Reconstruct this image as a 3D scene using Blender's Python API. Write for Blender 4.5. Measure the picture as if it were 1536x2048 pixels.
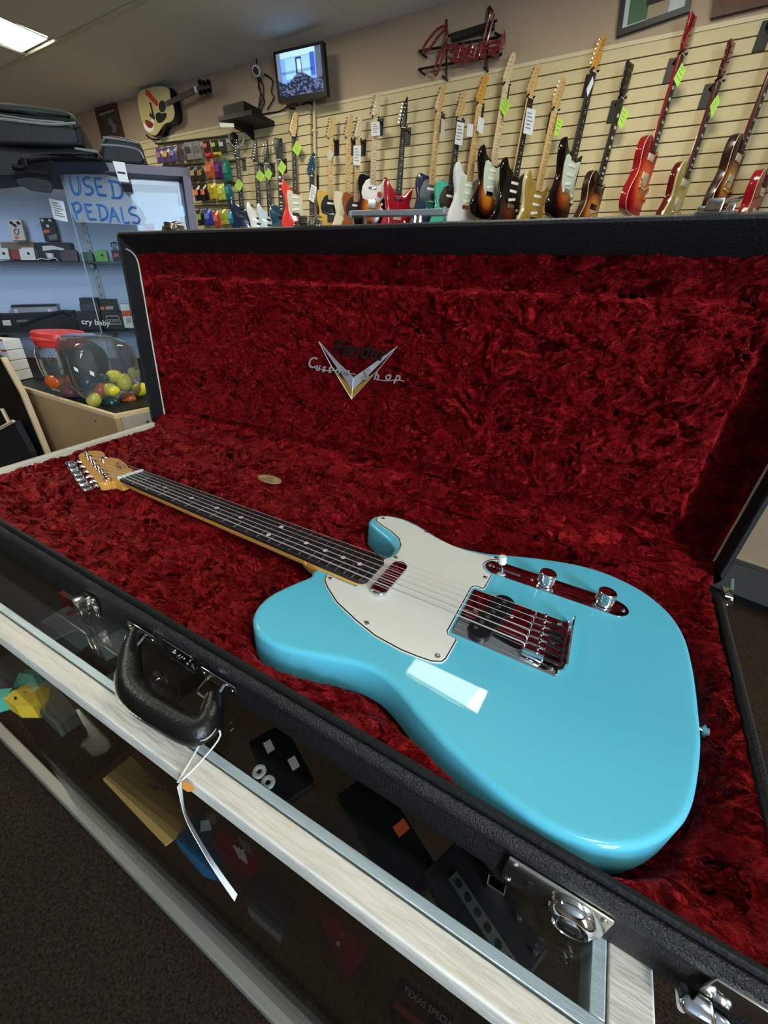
import bpy, bmesh, math, random
import numpy as np
from mathutils import Vector, Matrix, noise as mnoise

for o in list(bpy.data.objects): bpy.data.objects.remove(o)
C = bpy.context.scene.collection
SC = bpy.context.scene
random.seed(7)
ZB = 1000.0          # all lengths below are millimetres with z = 0 at the fretboard; the floor lies at z = -1000
def M3(x, y, z): return Vector((x*.001, y*.001, (z+ZB)*.001))

# ------------------------------------------------------------------ camera
FPX = 780.0
RC = ((0.8766854, 0.4763962, 0.0668524), (0.2820761, -0.3964933, -0.8736281), (-0.3896866, 0.7847545, -0.4819799))
CAM = Vector((643.4, -335.4, 287.6))
cd = bpy.data.cameras.new('camera'); cam = bpy.data.objects.new('camera', cd); C.objects.link(cam)
cd.sensor_fit = 'VERTICAL'; cd.sensor_height = 36.0; cd.lens = FPX*36.0/2048.0
cd.clip_start = .01; cd.clip_end = 60
# world axes (columns of RC in camera space): camera right / up / backward
right = Vector((RC[0][0], RC[1][0], RC[2][0])); 
Rm = Matrix(RC)      # rows: camera-space x, y, z of world axes
# RC maps world -> camera (x right, y down, z forward)
rt = Vector(Rm[0]); dn = Vector(Rm[1]); fw = Vector(Rm[2])
mw = Matrix.Identity(4)
for i in range(3):
    mw[i][0] = rt[i]; mw[i][1] = -dn[i]; mw[i][2] = -fw[i]
p = M3(*CAM); mw[0][3], mw[1][3], mw[2][3] = p
cam.matrix_world = mw
SC.camera = cam

# ------------------------------------------------------------------ world, lights, exposure
SC.view_settings.view_transform = 'Standard'; SC.view_settings.look = 'None'
SC.view_settings.exposure = 0.0; SC.view_settings.gamma = 1.0
try: SC.view_settings.use_curve_mapping = False
except Exception: pass
wd = bpy.data.worlds.new('world'); SC.world = wd; wd.use_nodes = True
wd.node_tree.nodes['Background'].inputs[0].default_value = (.62, .78, 1, 1)
wd.node_tree.nodes['Background'].inputs[1].default_value = 0.35
TROFFER_POWER = 24.0
def area(name, loc, to, sx, sy, power, col):
    l = bpy.data.lights.new(name, 'AREA'); l.shape = 'RECTANGLE'; l.size = sx; l.size_y = sy; l.energy = power; l.color = col
    o = bpy.data.objects.new(name, l); C.objects.link(o); o.location = M3(*loc)
    o.rotation_euler = (M3(*to)-M3(*loc)).to_track_quat('-Z', 'Y').to_euler()
    return o
area('side_window_daylight', (3700, -900, 700), (-1500, 900, 250), 3.4, 2.0, 720, (.60, .79, 1.0))

# ------------------------------------------------------------------ pixel -> point helpers (2048-high frame of the photograph)
def ray(u, v):
    a, b = (u-768)/FPX, (v-1024)/FPX
    return rt*a + dn*b + fw
def onz(u, v, z):
    d = ray(u, v); return CAM + d*((z-CAM.z)/d.z)
def ony(u, v, y):
    d = ray(u, v); return CAM + d*((y-CAM.y)/d.y)
def onx(u, v, x):
    d = ray(u, v); return CAM + d*((x-CAM.x)/d.x)
WD, WK = 3797.98, -0.0768889
WN = math.hypot(1, WK)
E1 = Vector((1/WN, WK/WN, 0)); E2 = Vector((-WK/WN, 1/WN, 0))   # along / into the back wall
W0 = Vector((0, WD, 0))
def onpl(u, v, p0, n):
    d = ray(u, v); return CAM + d*(((p0-CAM).dot(n))/d.dot(n))
def wl(u, v, off=0): return onpl(u, v, W0-E2*off, E2)
def WP(s, off, z): q = W0 + E1*s - E2*off; return Vector((q.x, q.y, z))
A54 = math.radians(54)
PN = Vector((-math.sin(A54), math.cos(A54), 0))              # into the partition
P0 = CAM + ray(180, 600)*2000
def pl(u, v, off=0): return onpl(u, v, P0-PN*off, PN)

# ------------------------------------------------------------------ materials
def srgb(c):
    def f(x):
        x /= 255.0
        return x/12.92 if x <= .04045 else ((x+.055)/1.055)**2.4
    return (f(c[0]), f(c[1]), f(c[2]), 1)
_m = {}
def mat(name, col, rough=.5, metal=0, spec=.5, coat=0, noise=0, nscale=30, bump=0, bscale=200, trans=0, emit=0, alpha=1, sheen=0, ior=1.45, stretch=None):
    if name in _m: return _m[name]
    m = bpy.data.materials.new(name); m.use_nodes = True; nt = m.node_tree; b = nt.nodes['Principled BSDF']
    c = srgb(col) if max(col) > 1 else (*col, 1)
    b.inputs['Base Color'].default_value = c
    b.inputs['Roughness'].default_value = rough; b.inputs['Metallic'].default_value = metal
    b.inputs['Specular IOR Level'].default_value = spec; b.inputs['IOR'].default_value = ior
    if coat: b.inputs['Coat Weight'].default_value = coat; b.inputs['Coat Roughness'].default_value = .03
    if trans: b.inputs['Transmission Weight'].default_value = trans
    if emit: b.inputs['Emission Color'].default_value = c; b.inputs['Emission Strength'].default_value = emit
    if alpha < 1: b.inputs['Alpha'].default_value = alpha
    if sheen: b.inputs['Sheen Weight'].default_value = sheen; b.inputs['Sheen Roughness'].default_value = .35
    if noise or bump:
        tc = nt.nodes.new('ShaderNodeTexCoord'); mp = nt.nodes.new('ShaderNodeMapping')
        nt.links.new(tc.outputs['Object'], mp.inputs['Vector'])
        if stretch: mp.inputs['Scale'].default_value = stretch
        if noise:
            n = nt.nodes.new('ShaderNodeTexNoise'); n.inputs['Scale'].default_value = nscale; n.inputs['Detail'].default_value = 5
            nt.links.new(mp.outputs[0], n.inputs['Vector'])
            r = nt.nodes.new('ShaderNodeMapRange'); r.inputs[1].default_value = .3; r.inputs[2].default_value = .7
            r.inputs[3].default_value = 1-noise; r.inputs[4].default_value = 1+noise
            nt.links.new(n.outputs['Fac'], r.inputs[0])
            mx = nt.nodes.new('ShaderNodeMix'); mx.data_type = 'RGBA'; mx.blend_type = 'MULTIPLY'; mx.inputs[0].default_value = 1
            mx.inputs[6].default_value = c; nt.links.new(r.outputs[0], mx.inputs[7]); nt.links.new(mx.outputs[2], b.inputs['Base Color'])
        if bump:
            n2 = nt.nodes.new('ShaderNodeTexNoise'); n2.inputs['Scale'].default_value = bscale; n2.inputs['Detail'].default_value = 3
            nt.links.new(mp.outputs[0], n2.inputs['Vector'])
            bp = nt.nodes.new('ShaderNodeBump'); bp.inputs['Strength'].default_value = bump; bp.inputs['Distance'].default_value = .002
            nt.links.new(n2.outputs['Fac'], bp.inputs['Height']); nt.links.new(bp.outputs[0], b.inputs['Normal'])
    _m[name] = m; return m
def burst(name, stops, rough=.12, loc=(0, 0, -640), sc=(150, 400, 190)):
    """a sprayed burst finish: colour runs from the body's centre out to its edge (object space)"""
    if name in _m: return _m[name]
    m = bpy.data.materials.new(name); m.use_nodes = True; nt = m.node_tree; b = nt.nodes['Principled BSDF']
    b.inputs['Roughness'].default_value = rough
    tc = nt.nodes.new('ShaderNodeTexCoord'); mp = nt.nodes.new('ShaderNodeMapping'); mp.vector_type = 'TEXTURE'
    mp.inputs['Location'].default_value = [x*.001 for x in loc]; mp.inputs['Scale'].default_value = [x*.001 for x in sc]
    g = nt.nodes.new('ShaderNodeTexGradient'); g.gradient_type = 'SPHERICAL'; r = nt.nodes.new('ShaderNodeValToRGB')
    nt.links.new(tc.outputs['Object'], mp.inputs[0]); nt.links.new(mp.outputs[0], g.inputs[0]); nt.links.new(g.outputs['Fac'], r.inputs[0])
    while len(r.color_ramp.elements) < len(stops): r.color_ramp.elements.new(.5)
    for e, (t, c) in zip(r.color_ramp.elements, stops): e.position = t; e.color = srgb(c)
    nt.links.new(r.outputs[0], b.inputs['Base Color']); _m[name] = m; return m
def vcol_mat(name, rough=.6, emit=0):
    if name in _m: return _m[name]
    m = bpy.data.materials.new(name); m.use_nodes = True; nt = m.node_tree; b = nt.nodes['Principled BSDF']
    a = nt.nodes.new('ShaderNodeVertexColor'); a.layer_name = 'col'
    nt.links.new(a.outputs[0], b.inputs['Base Color']); b.inputs['Roughness'].default_value = rough
    if emit: nt.links.new(a.outputs[0], b.inputs['Emission Color']); b.inputs['Emission Strength'].default_value = emit
    _m[name] = m; return m

# ------------------------------------------------------------------ objects
_root = {}
def setp(o, label=None, cat=None, group=None, kind=None):
    if label: o['label'] = label
    if cat: o['category'] = cat
    if group: o['group'] = group
    if kind: o['kind'] = kind
    return o
def thing(name, label, cat, loc, group=None, rot=None):
    o = bpy.data.objects.new(name, None); C.objects.link(o); o.empty_display_size = .05
    o.location = M3(*loc)
    m = Matrix.Translation(M3(*loc))
    if rot is not None: m = m @ rot.to_4x4(); o.rotation_euler = rot.to_euler()
    _root[o.name] = m
    return setp(o, label, cat, group)
def rootm(o):
    while o.parent: o = o.parent
    return _root.get(o.name, Matrix.Identity(4))
class MB:
    """collects shapes in millimetres (world frame, or the thing's own frame with local=True) and links them as ONE mesh object"""
    def __init__(s): s.v = []; s.f = []
    def add(s, vs, fs):
        n = len(s.v); s.v += [Vector(q) for q in vs]; s.f += [tuple(i+n for i in f) for f in fs]; return s
    def box(s, c, d, rot=None):
        c = Vector(c); hx, hy, hz = d[0]/2, d[1]/2, d[2]/2
        vs = [Vector((x, y, z)) for x in (-hx, hx) for y in (-hy, hy) for z in (-hz, hz)]
        if rot is not None: vs = [rot @ q for q in vs]
        return s.add([c+q for q in vs], [(0, 1, 3, 2), (4, 6, 7, 5), (0, 4, 5, 1), (2, 3, 7, 6), (0, 2, 6, 4), (1, 5, 7, 3)])
    def rbox(s, c, d, r=3, seg=2, rot=None):
        bm = bmesh.new(); bmesh.ops.create_cube(bm, size=1)
        for q in bm.verts: q.co = Vector((q.co.x*d[0], q.co.y*d[1], q.co.z*d[2]))
        bmesh.ops.bevel(bm, geom=bm.edges[:], offset=min(r, min(d)*.49), segments=seg, profile=.5, affect='EDGES')
        bm.verts.index_update()
        vs = [q.co.copy() for q in bm.verts]; fs = [tuple(q.index for q in f.verts) for f in bm.faces]; bm.free()
        if rot is not None: vs = [rot @ q for q in vs]
        c = Vector(c); return s.add([c+q for q in vs], fs)
    def prism(s, poly, vec, cap=True):
        """poly: 3-D points in order, swept by vec"""
        n = len(poly); vec = Vector(vec); a = [Vector(q) for q in poly]
        fs = [(i, (i+1) % n, n+(i+1) % n, n+i) for i in range(n)]
        if cap: fs += [tuple(range(n))[::-1], tuple(range(n, 2*n))]
        return s.add(a+[q+vec for q in a], fs)
    def rprism(s, poly2, z0, z1, r=3, seg=4, top=True, bot=True, fr=None):
        """2-D outline with rounded upper/lower edges; fr maps (x,y,z) to 3-D"""
        fr = fr or (lambda x, y, z: Vector((x, y, z)))
        P = [Vector((q[0], q[1])) for q in poly2]; n = len(P)
        ar = sum(P[i].x*P[(i+1) % n].y-P[(i+1) % n].x*P[i].y for i in range(n))
        if ar < 0: P = P[::-1]
        N = []
        for i in range(n):
            e1 = (P[i]-P[i-1]); e2 = (P[(i+1) % n]-P[i])
            if e1.length < 1e-9: e1 = e2
            if e2.length < 1e-9: e2 = e1
            t = e1.normalized()+e2.normalized()
            if t.length < 1e-6: t = e1
            t.normalize(); N.append(Vector((t.y, -t.x)))
        rings = []
        if bot: rings += [(r*(1-math.sin(a)), z0+r*(1-math.cos(a))) for a in [k*math.pi/2/seg for k in range(seg+1)]]
        else: rings.append((0, z0))
        if top: rings += [(r*(1-math.cos(a)), z1-r+r*math.sin(a)) for a in [k*math.pi/2/seg for k in range(seg+1)]]
        else: rings.append((0, z1))
        if seg >= 3:                     # a flat margin keeps the big caps shading flat
            e = min(1.6, r*.35)
            if bot: rings.insert(0, (r+e, z0))
            if top: rings.append((r+e, z1))
        vs = []
        for ins, z in rings:
            vs += [fr(P[i].x-N[i].x*ins, P[i].y-N[i].y*ins, z) for i in range(n)]
        fs = []
        for k in range(len(rings)-1):
            fs += [(k*n+i, k*n+(i+1) % n, (k+1)*n+(i+1) % n, (k+1)*n+i) for i in range(n)]
        L = (len(rings)-1)*n
        fs += [tuple(range(n))[::-1], tuple(L+i for i in range(n))]
        return s.add(vs, fs)
    def tube(s, pts, r, seg=8, closed=False, cap=True):
        P = [Vector(q) for q in pts]; n = len(P); vs = []; prev = None
        for i in range(n):
            if closed: t = P[(i+1) % n]-P[i-1]
            else: t = P[min(i+1, n-1)]-P[max(i-1, 0)]
            if t.length < 1e-9: t = Vector((0, 0, 1))
            t.normalize()
            if prev is None:
                a = Vector((0, 0, 1)) if abs(t.z) < .9 else Vector((1, 0, 0)); u = t.cross(a).normalized()
            else:
                u = prev - t*prev.dot(t)
                u = u.normalized() if u.length > 1e-6 else t.orthogonal().normalized()
            prev = u; w = t.cross(u); rr = r[i] if isinstance(r, (list, tuple)) else r
            vs += [P[i]+(u*math.cos(k*2*math.pi/seg)+w*math.sin(k*2*math.pi/seg))*rr for k in range(seg)]
        fs = []
        for i in range(n if closed else n-1):
            j = (i+1) % n
            fs += [(i*seg+k, i*seg+(k+1) % seg, j*seg+(k+1) % seg, j*seg+k) for k in range(seg)]
        if cap and not closed: fs += [tuple(range(seg))[::-1], tuple((n-1)*seg+k for k in range(seg))]
        return s.add(vs, fs)
    def lathe(s, prof, c, axis=(0, 0, 1), seg=24, sq=0):
        """prof: (radius, height) pairs about axis; sq > 0 squares the section"""
        ax = Vector(axis).normalized(); u = ax.cross(Vector((0, 0, 1))).normalized() if abs(ax.z) < .99 else Vector((1, 0, 0)); w = ax.cross(u); c = Vector(c)
        vs = []
        for r, h in prof:
            for k in range(seg):
                a = k*2*math.pi/seg; q = 1
                if sq: q = 1/((abs(math.cos(a))**sq+abs(math.sin(a))**sq)**(1/sq))
                vs.append(c+ax*h+(u*math.cos(a)+w*math.sin(a))*r*q)
        fs = []
        for i in range(len(prof)-1):
            fs += [(i*seg+k, i*seg+(k+1) % seg, (i+1)*seg+(k+1) % seg, (i+1)*seg+k) for k in range(seg)]
        fs += [tuple(range(seg))[::-1], tuple((len(prof)-1)*seg+k for k in range(seg))]
        return s.add(vs, fs)
    def ball(s, c, r, ax=(1, 1, 1), rot=None, n=12, egg=0):
        c = Vector(c); vs = []; m = n//2
        for i in range(m+1):
            t = math.pi*i/m
            for k in range(n):
                a = 2*math.pi*k/n; z = math.cos(t); q = math.sin(t)*(1-egg*z)
                p = Vector((q*math.cos(a)*ax[0], q*math.sin(a)*ax[1], z*ax[2]))*r
                vs.append(c+(rot @ p if rot is not None else p))
        fs = []
        for i in range(m):
            fs += [(i*n+k, (i+1)*n+k, (i+1)*n+(k+1) % n, i*n+(k+1) % n) for k in range(n)]
        return s.add(vs, fs)
    def grid(s, fn, nu, nv):
        vs = [fn(i/(nu-1), j/(nv-1)) for j in range(nv) for i in range(nu)]
        fs = [(j*nu+i, j*nu+i+1, (j+1)*nu+i+1, (j+1)*nu+i) for j in range(nv-1) for i in range(nu-1)]
        return s.add(vs, fs)
    def build(s, name, m, parent=None, smooth=30, local=False, kind=None, label=None, cat=None, group=None, colors=None, fixn=True):
        if parent is not None and not local:
            inv = rootm(parent).inverted(); co = [inv @ M3(*q) for q in s.v]
        elif local: co = [q*.001 for q in s.v]
        else: co = [M3(*q) for q in s.v]
        org = Vector((0, 0, 0))
        if parent is None and not local:
            xs = [q.x for q in co]; ys = [q.y for q in co]; zs = [q.z for q in co]
            org = Vector(((min(xs)+max(xs))/2, (min(ys)+max(ys))/2, min(zs))); co = [q-org for q in co]
        me = bpy.data.meshes.new(name); me.from_pydata([tuple(q) for q in co], [], s.f)
        if fixn and len(s.f) < 20000:
            bm = bmesh.new(); bm.from_mesh(me); bmesh.ops.remove_doubles(bm, verts=bm.verts, dist=1e-7) if colors is None else None
            bmesh.ops.recalc_face_normals(bm, faces=bm.faces); bm.to_mesh(me); bm.free()
        me.materials.append(m)
        if smooth:
            me.shade_smooth()
            if smooth < 180: me.set_sharp_from_angle(angle=math.radians(smooth))
        if colors is not None:
            ca = me.color_attributes.new('col', 'FLOAT_COLOR', 'POINT')
            ca.data.foreach_set('color', np.asarray(colors, dtype=np.float32).ravel())
        o = bpy.data.objects.new(name, me); C.objects.link(o); o.location = org
        if parent is None: _root[o.name] = Matrix.Translation(org)
        if parent is not None: o.parent = parent
        return setp(o, label, cat, group, kind)
def text(name, body, m, parent, org, xdir, ydir, size, extrude=.3, shear=0, label=None, align='LEFT', bold=0, spacing=1):
    """flat lettering: org = lower-left corner, xdir / ydir = reading and up directions (mm frame)"""
    cu = bpy.data.curves.new(name, 'FONT'); cu.body = body; cu.size = size*.001; cu.extrude = extrude*.001; cu.shear = shear; cu.align_x = align
    cu.offset = bold*.001; cu.space_character = spacing; cu.resolution_u = 3
    cu.materials.append(m)
    tmp = bpy.data.objects.new(name, cu); me = bpy.data.meshes.new_from_object(tmp); bpy.data.objects.remove(tmp); bpy.data.curves.remove(cu)
    me.name = name; o = bpy.data.objects.new(name, me); C.objects.link(o)
    x = Vector(xdir).normalized(); y = Vector(ydir); y = (y-x*y.dot(x)).normalized(); z = x.cross(y)
    mm = Matrix.Identity(4)
    for i in range(3): mm[i][0] = x[i]; mm[i][1] = y[i]; mm[i][2] = z[i]
    mm.translation = M3(*org)
    if parent is not None:
        o.parent = parent; mm = rootm(parent).inverted() @ mm
    o.matrix_local = mm
    return setp(o, label)
def crom(pts, n=6, closed=True):
    P = [Vector(q) for q in pts]; L = len(P); out = []
    for i in range(L if closed else L-1):
        g = (lambda k: P[k % L]) if closed else (lambda k: P[max(0, min(L-1, k))])
        a, b, c, d = g(i-1), g(i), g(i+1), g(i+2)
        for k in range(n):
            t = k/n
            out.append(.5*((2*b)+(c-a)*t+(2*a-5*b+4*c-d)*t*t+(3*b-a-3*c+d)*t**3))
    if not closed: out.append(P[-1])
    return out
def copy_thing(o, loc=None):
    c = o.copy(); C.objects.link(c); _root[c.name] = None
    for ch in list(o.children):
        d = ch.copy(); C.objects.link(d); d.parent = c
        for g in list(ch.children):
            e = g.copy(); C.objects.link(e); e.parent = d
    if loc is not None: c.location = M3(*loc)
    return c
# numpy gradient-like noise (vectorised value noise, several octaves)
def vnoise(x, y, seed=0):
    rs = np.random.RandomState(seed); T = rs.rand(256, 256)
    xi = np.floor(x).astype(int); yi = np.floor(y).astype(int); fx = x-xi; fy = y-yi
    fx = fx*fx*(3-2*fx); fy = fy*fy*(3-2*fy); g = lambda a, b: T[a % 256, b % 256]
    return (g(xi, yi)*(1-fx)+g(xi+1, yi)*fx)*(1-fy)+(g(xi, yi+1)*(1-fx)+g(xi+1, yi+1)*fx)*fy
def fbm(x, y, seed=0, o=4):
    s = 0; a = 1; t = 0
    for k in range(o): s = s+a*vnoise(x*2**k, y*2**k, seed+k); t += a; a *= .5
    return s/t
def crumple(x, y, seed=0):
    """crushed pile: warped ridges in patches, -1..1 (x, y in mm)"""
    wx = fbm(x/45, y/45, seed+11)*60; wy = fbm(x/45+9, y/45+5, seed+21)*60
    a = fbm((x+wx)/30, (y+wy)/16, seed+1, 4)
    r1 = 1-np.abs(2*fbm((x+wx)/26, (y+wy)/13, seed+2, 3)-1)*2.2
    r2 = 1-np.abs(2*fbm((x+wy)/13, (y+wx)/9, seed+3, 3)-1)*2.2
    return (a-.5)*1.6+.5*r1+.28*r2-.35
# ================================================================== large structure
Z_CEIL = 2340.0
def carpet_mat(name, c1, c2):
    m = bpy.data.materials.new(name); m.use_nodes = True; nt = m.node_tree; b = nt.nodes['Principled BSDF']
    tc = nt.nodes.new('ShaderNodeTexCoord'); n = nt.nodes.new('ShaderNodeTexNoise'); n.inputs['Scale'].default_value = 170; n.inputs['Detail'].default_value = 6; n.inputs['Roughness'].default_value = .8
    nt.links.new(tc.outputs['Object'], n.inputs['Vector'])
    r = nt.nodes.new('ShaderNodeValToRGB'); r.color_ramp.elements[0].position = .36; r.color_ramp.elements[0].color = srgb(c1)
    r.color_ramp.elements[1].position = .66; r.color_ramp.elements[1].color = srgb(c2)
    nt.links.new(n.outputs['Fac'], r.inputs[0]); nt.links.new(r.outputs[0], b.inputs['Base Color'])
    bp = nt.nodes.new('ShaderNodeBump'); bp.inputs['Strength'].default_value = .9; bp.inputs['Distance'].default_value = .01
    nt.links.new(n.outputs['Fac'], bp.inputs['Height']); nt.links.new(bp.outputs[0], b.inputs['Normal'])
    b.inputs['Roughness'].default_value = .95; b.inputs['Specular IOR Level'].default_value = .1
    return m
m_carpet = carpet_mat('brown_carpet', (22, 16, 13), (84, 68, 54))
m_wall = mat('tan_paint', (176, 154, 132), .8, noise=.03, nscale=3, bump=.15, bscale=300)
m_ceil = mat('ceiling_tile_white', (222, 224, 226), .9, noise=.05, nscale=160, bump=.3, bscale=400)
m_tee = mat('ceiling_tee', (205, 203, 196), .5)
m_slat = mat('cream_slat', (208, 192, 150), .6, noise=.03, nscale=8, stretch=(1, 1, 12))
m_groove = mat('slat_groove', (58, 30, 18), .8)
m_trim = mat('cream_trim', (214, 200, 168), .6)
S0, S1, O1 = -8200, 3800, 9200
def room_box(name, s0, s1, o0, o1, z0, z1, m, parent=None, kind='structure', **k):
    mb = MB().prism([WP(s0, o0, z0), WP(s1, o0, z0), WP(s1, o1, z0), WP(s0, o1, z0)], (0, 0, z1-z0))
    return mb.build(name, m, parent, smooth=0, kind=kind, **k)
floor = room_box('floor', S0, S1, -100, O1, -1060, -1000, m_carpet)
m_void = mat('ceiling_void', (60, 60, 60), .9)
ceil = room_box('ceiling', S0, S1, -100, O1, Z_CEIL+12, Z_CEIL+60, m_void)
wall_b = room_box('wall_back', S0, S1, -100, 0, -1000, Z_CEIL+12, m_wall)
room_box('wall_left', S0-100, S0, 0, O1, -1000, Z_CEIL+12, m_wall)
room_box('wall_right', S1, S1+100, 0, O1, -1000, Z_CEIL+12, m_wall)
wf = room_box('wall_front', S0, S1, O1, O1+100, -1000, Z_CEIL+12, m_wall)
# ceiling tiles laid in rows between the tees; some bays hold light fittings
def seam(k, off): return -5800+715*k+.16*(1100-off)
rows = [(0, 1080), (1115, 2120), (2140, 3220), (3240, 4320), (4340, 5420), (5440, 6520), (6540, 7620), (7640, 9200)]
FIX = {(0, 1), (4, 1), (8, 1), (5, 3), (12, 4)}
mb_t = None
for r, (a, b) in enumerate(rows):
    for k in range(-3, 14):
        if (k, r) in FIX: continue
        d0, d1 = (130 if (k-1, r) == (8, 1) else 0), (130 if (k+1, r) == (8, 1) else 0); d1 = 0
        q = [WP(seam(k, a)+4+d0, a+3, Z_CEIL), WP(seam(k+1, a)-4, a+3, Z_CEIL), WP(seam(k+1, b)-4, b-3, Z_CEIL), WP(seam(k, b)+4+d0, b-3, Z_CEIL)]
        MB().prism(q, (0, 0, 12)).build('ceiling_tile', m_ceil, ceil, smooth=0)
for a in (1097, 2130, 3230, 4330, 5430, 6530):
    w = 34 if a == 1097 else 14
    MB().prism([WP(S0, a-w/2, Z_CEIL-9), WP(S1, a-w/2, Z_CEIL-9), WP(S1, a+w/2, Z_CEIL-9), WP(S0, a+w/2, Z_CEIL-9)], (0, 0, 20)).build('tee_bar', m_tee, ceil, smooth=0)
# recessed fluorescent fittings
m_diff = mat('lit_diffuser', (255, 250, 226), .4, emit=TROFFER_POWER)
m_frame = mat('light_frame', (190, 190, 185), .4)
for i, (k, r) in enumerate(sorted(FIX)):
    a, b = rows[r]
    dx = 130 if (k, r) == (8, 1) else 0; sh_ = 270 if (k, r) == (5, 3) else 0
    q = lambda ds, do, z: WP(dx+(seam(k, a) if ds < .5 else seam(k+1, a))+(35 if ds < .5 else -45), (a+40+sh_ if do < .5 else a+980+sh_*.35), z)
    c = [q(0, 0, Z_CEIL), q(1, 0, Z_CEIL), q(1, 1, Z_CEIL), q(0, 1, Z_CEIL)]
    ctr = sum(c, Vector((0, 0, 0)))/4
    lab = {(0, 1): 'lit rectangular fluorescent ceiling panel at the upper left corner of the picture',
           (5, 3): 'unseen ceiling panel added left of the guitar case to graze the lid with light',  # unseen panel, added so its light grazes the lid plush
           (12, 4): 'fluorescent ceiling panel far right behind the camera', (4, 1): 'fluorescent ceiling panel between the corner one and the one above the lid',
           (8, 1): 'ceiling light panel above the open guitar case, mirrored on the turquoise body'}.get((k, r), 'fluorescent ceiling panel elsewhere on the shop ceiling')
    t = thing('ceiling_light', lab, 'ceiling light', ctr, 'fluorescent ceiling panels')
    MB().prism(c, (0, 0, 8)).build('diffuser', m_diff, t, smooth=0)
    fr = MB()
    for j in range(4):
        p1, p2 = c[j], c[(j+1) % 4]; d = (p2-p1).normalized(); n = Vector((d.y, -d.x, 0))
        fr.prism([p1-d*12+Vector((0, 0, -6)), p2+d*12+Vector((0, 0, -6)), p2+d*12+n*12+Vector((0, 0, -6)), p1-d*12+n*12+Vector((0, 0, -6))], (0, 0, 14))
    fr.build('frame', m_frame, t, smooth=0)
# slatwall
SL0, SL1, PL0, PL1 = -5760, 2600, -2835, -2640
bk = room_box('slat_backing', SL0, SL1, 0, 8, -900, 1885, m_groove, wall_b, kind=None)
for n in range(-1, 35):
    zt = 1809.5-76.2*n-3.5
    for (a, b) in ((SL0, PL0-5), (PL1+5, SL1)):
        MB().prism([WP(a, 8, zt-69), WP(b, 8, zt-69), WP(b, 20, zt-69), WP(a, 20, zt-69)], (0, 0, 69)).build('slat', m_slat, wall_b, smooth=0)
    zp = zt+22
    MB().prism([WP(PL0, 8, zp-69), WP(PL1, 8, zp-69), WP(PL1, 62, zp-69), WP(PL0, 62, zp-69)], (0, 0, 69)).build('slat', m_slat, wall_b, smooth=0)
room_box('pillar_core', PL0+3, PL1-3, 8, 54, -900, 1900, m_groove, wall_b, kind=None)
room_box('trim_1', SL0, SL1, 0, 26, 1876, 1898, m_trim)
t = thing('conduit_pipe', 'cream vertical conduit pipe running down beside the slatwall pillar', 'pipe', WP(-2600, 45, -900))
MB().tube([WP(-2600, 45, -900), WP(-2600, 45, 2080)], 15, 10).build('pipe', m_trim, t)
for z in (1700, 1100, 400): MB().prism([WP(-2625, 22, z), WP(-2575, 22, z), WP(-2575, 62, z), WP(-2625, 62, z)], (0, 0, 14)).build('pipe_clip', m_trim, t, smooth=0)
# low beige counter beyond the case's right end
m_beige = mat('beige_laminate', (168, 146, 118), .6, noise=.03, nscale=4)
m_kick = mat('grey_kick', (78, 78, 76), .35)
m_alu = mat('aluminium', (190, 192, 190), .3, metal=1)
m_black = mat('black_satin', (14, 14, 15), .5)
a0, a1 = Vector((1420, 1962, -1000)), Vector((2700, 1694, -1000)); ax = (a1-a0).normalized(); ay = Vector((-ax.y, ax.x, 0))
t = thing('low_counter', 'beige low counter with grey kick panel beyond the right end of the case', 'counter', a0)
def strip(o0, o1, z0, z1, m, name): MB().prism([a0+ay*o0+Vector((0, 0, z0)), a1+ay*o0+Vector((0, 0, z0)), a1+ay*o1+Vector((0, 0, z0)), a0+ay*o1+Vector((0, 0, z0))], (0, 0, z1-z0)).build(name, m, t, smooth=0)
strip(60, 500, 0, 70, m_black, 'toe_kick'); strip(0, 500, 70, 240, m_kick, 'kick_panel'); strip(-6, 20, 240, 262, m_alu, 'metal_strip'); strip(6, 500, 262, 1000, m_beige, 'front_panel')
strip(-20, 520, 1000, 1025, m_beige, 'counter_top')
# ================================================================== the turquoise guitar (hero)
m_blue = mat('turquoise_lacquer', (96, 197, 219), .5, spec=.25, coat=.5)
m_maple = mat('amber_maple', (222, 160, 70), .25, coat=.6, noise=.08, nscale=14, stretch=(1, 8, 8))
m_rose = mat('rosewood', (34, 29, 29), .45, noise=.22, nscale=60, stretch=(1, 14, 14))
m_pg = mat('parchment_plastic', (236, 232, 218), .35)
m_ply = mat('black_ply', (16, 15, 20), .4)
m_chrome = mat('chrome', (225, 226, 228), .06, metal=1)
m_nickel = mat('nickel', (205, 202, 194), .18, metal=1)
m_bone = mat('bone_white', (240, 236, 226), .4)
m_pup = mat('black_bobbin', (20, 20, 22), .45)
m_pole = mat('pole_steel', (150, 150, 150), .35, metal=1)
m_steel = mat('string_steel', (222, 218, 210), .45, metal=.65)
m_white = mat('white_plastic', (245, 244, 240), .35)
m_ink = mat('black_ink', (12, 12, 12), .6)
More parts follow.
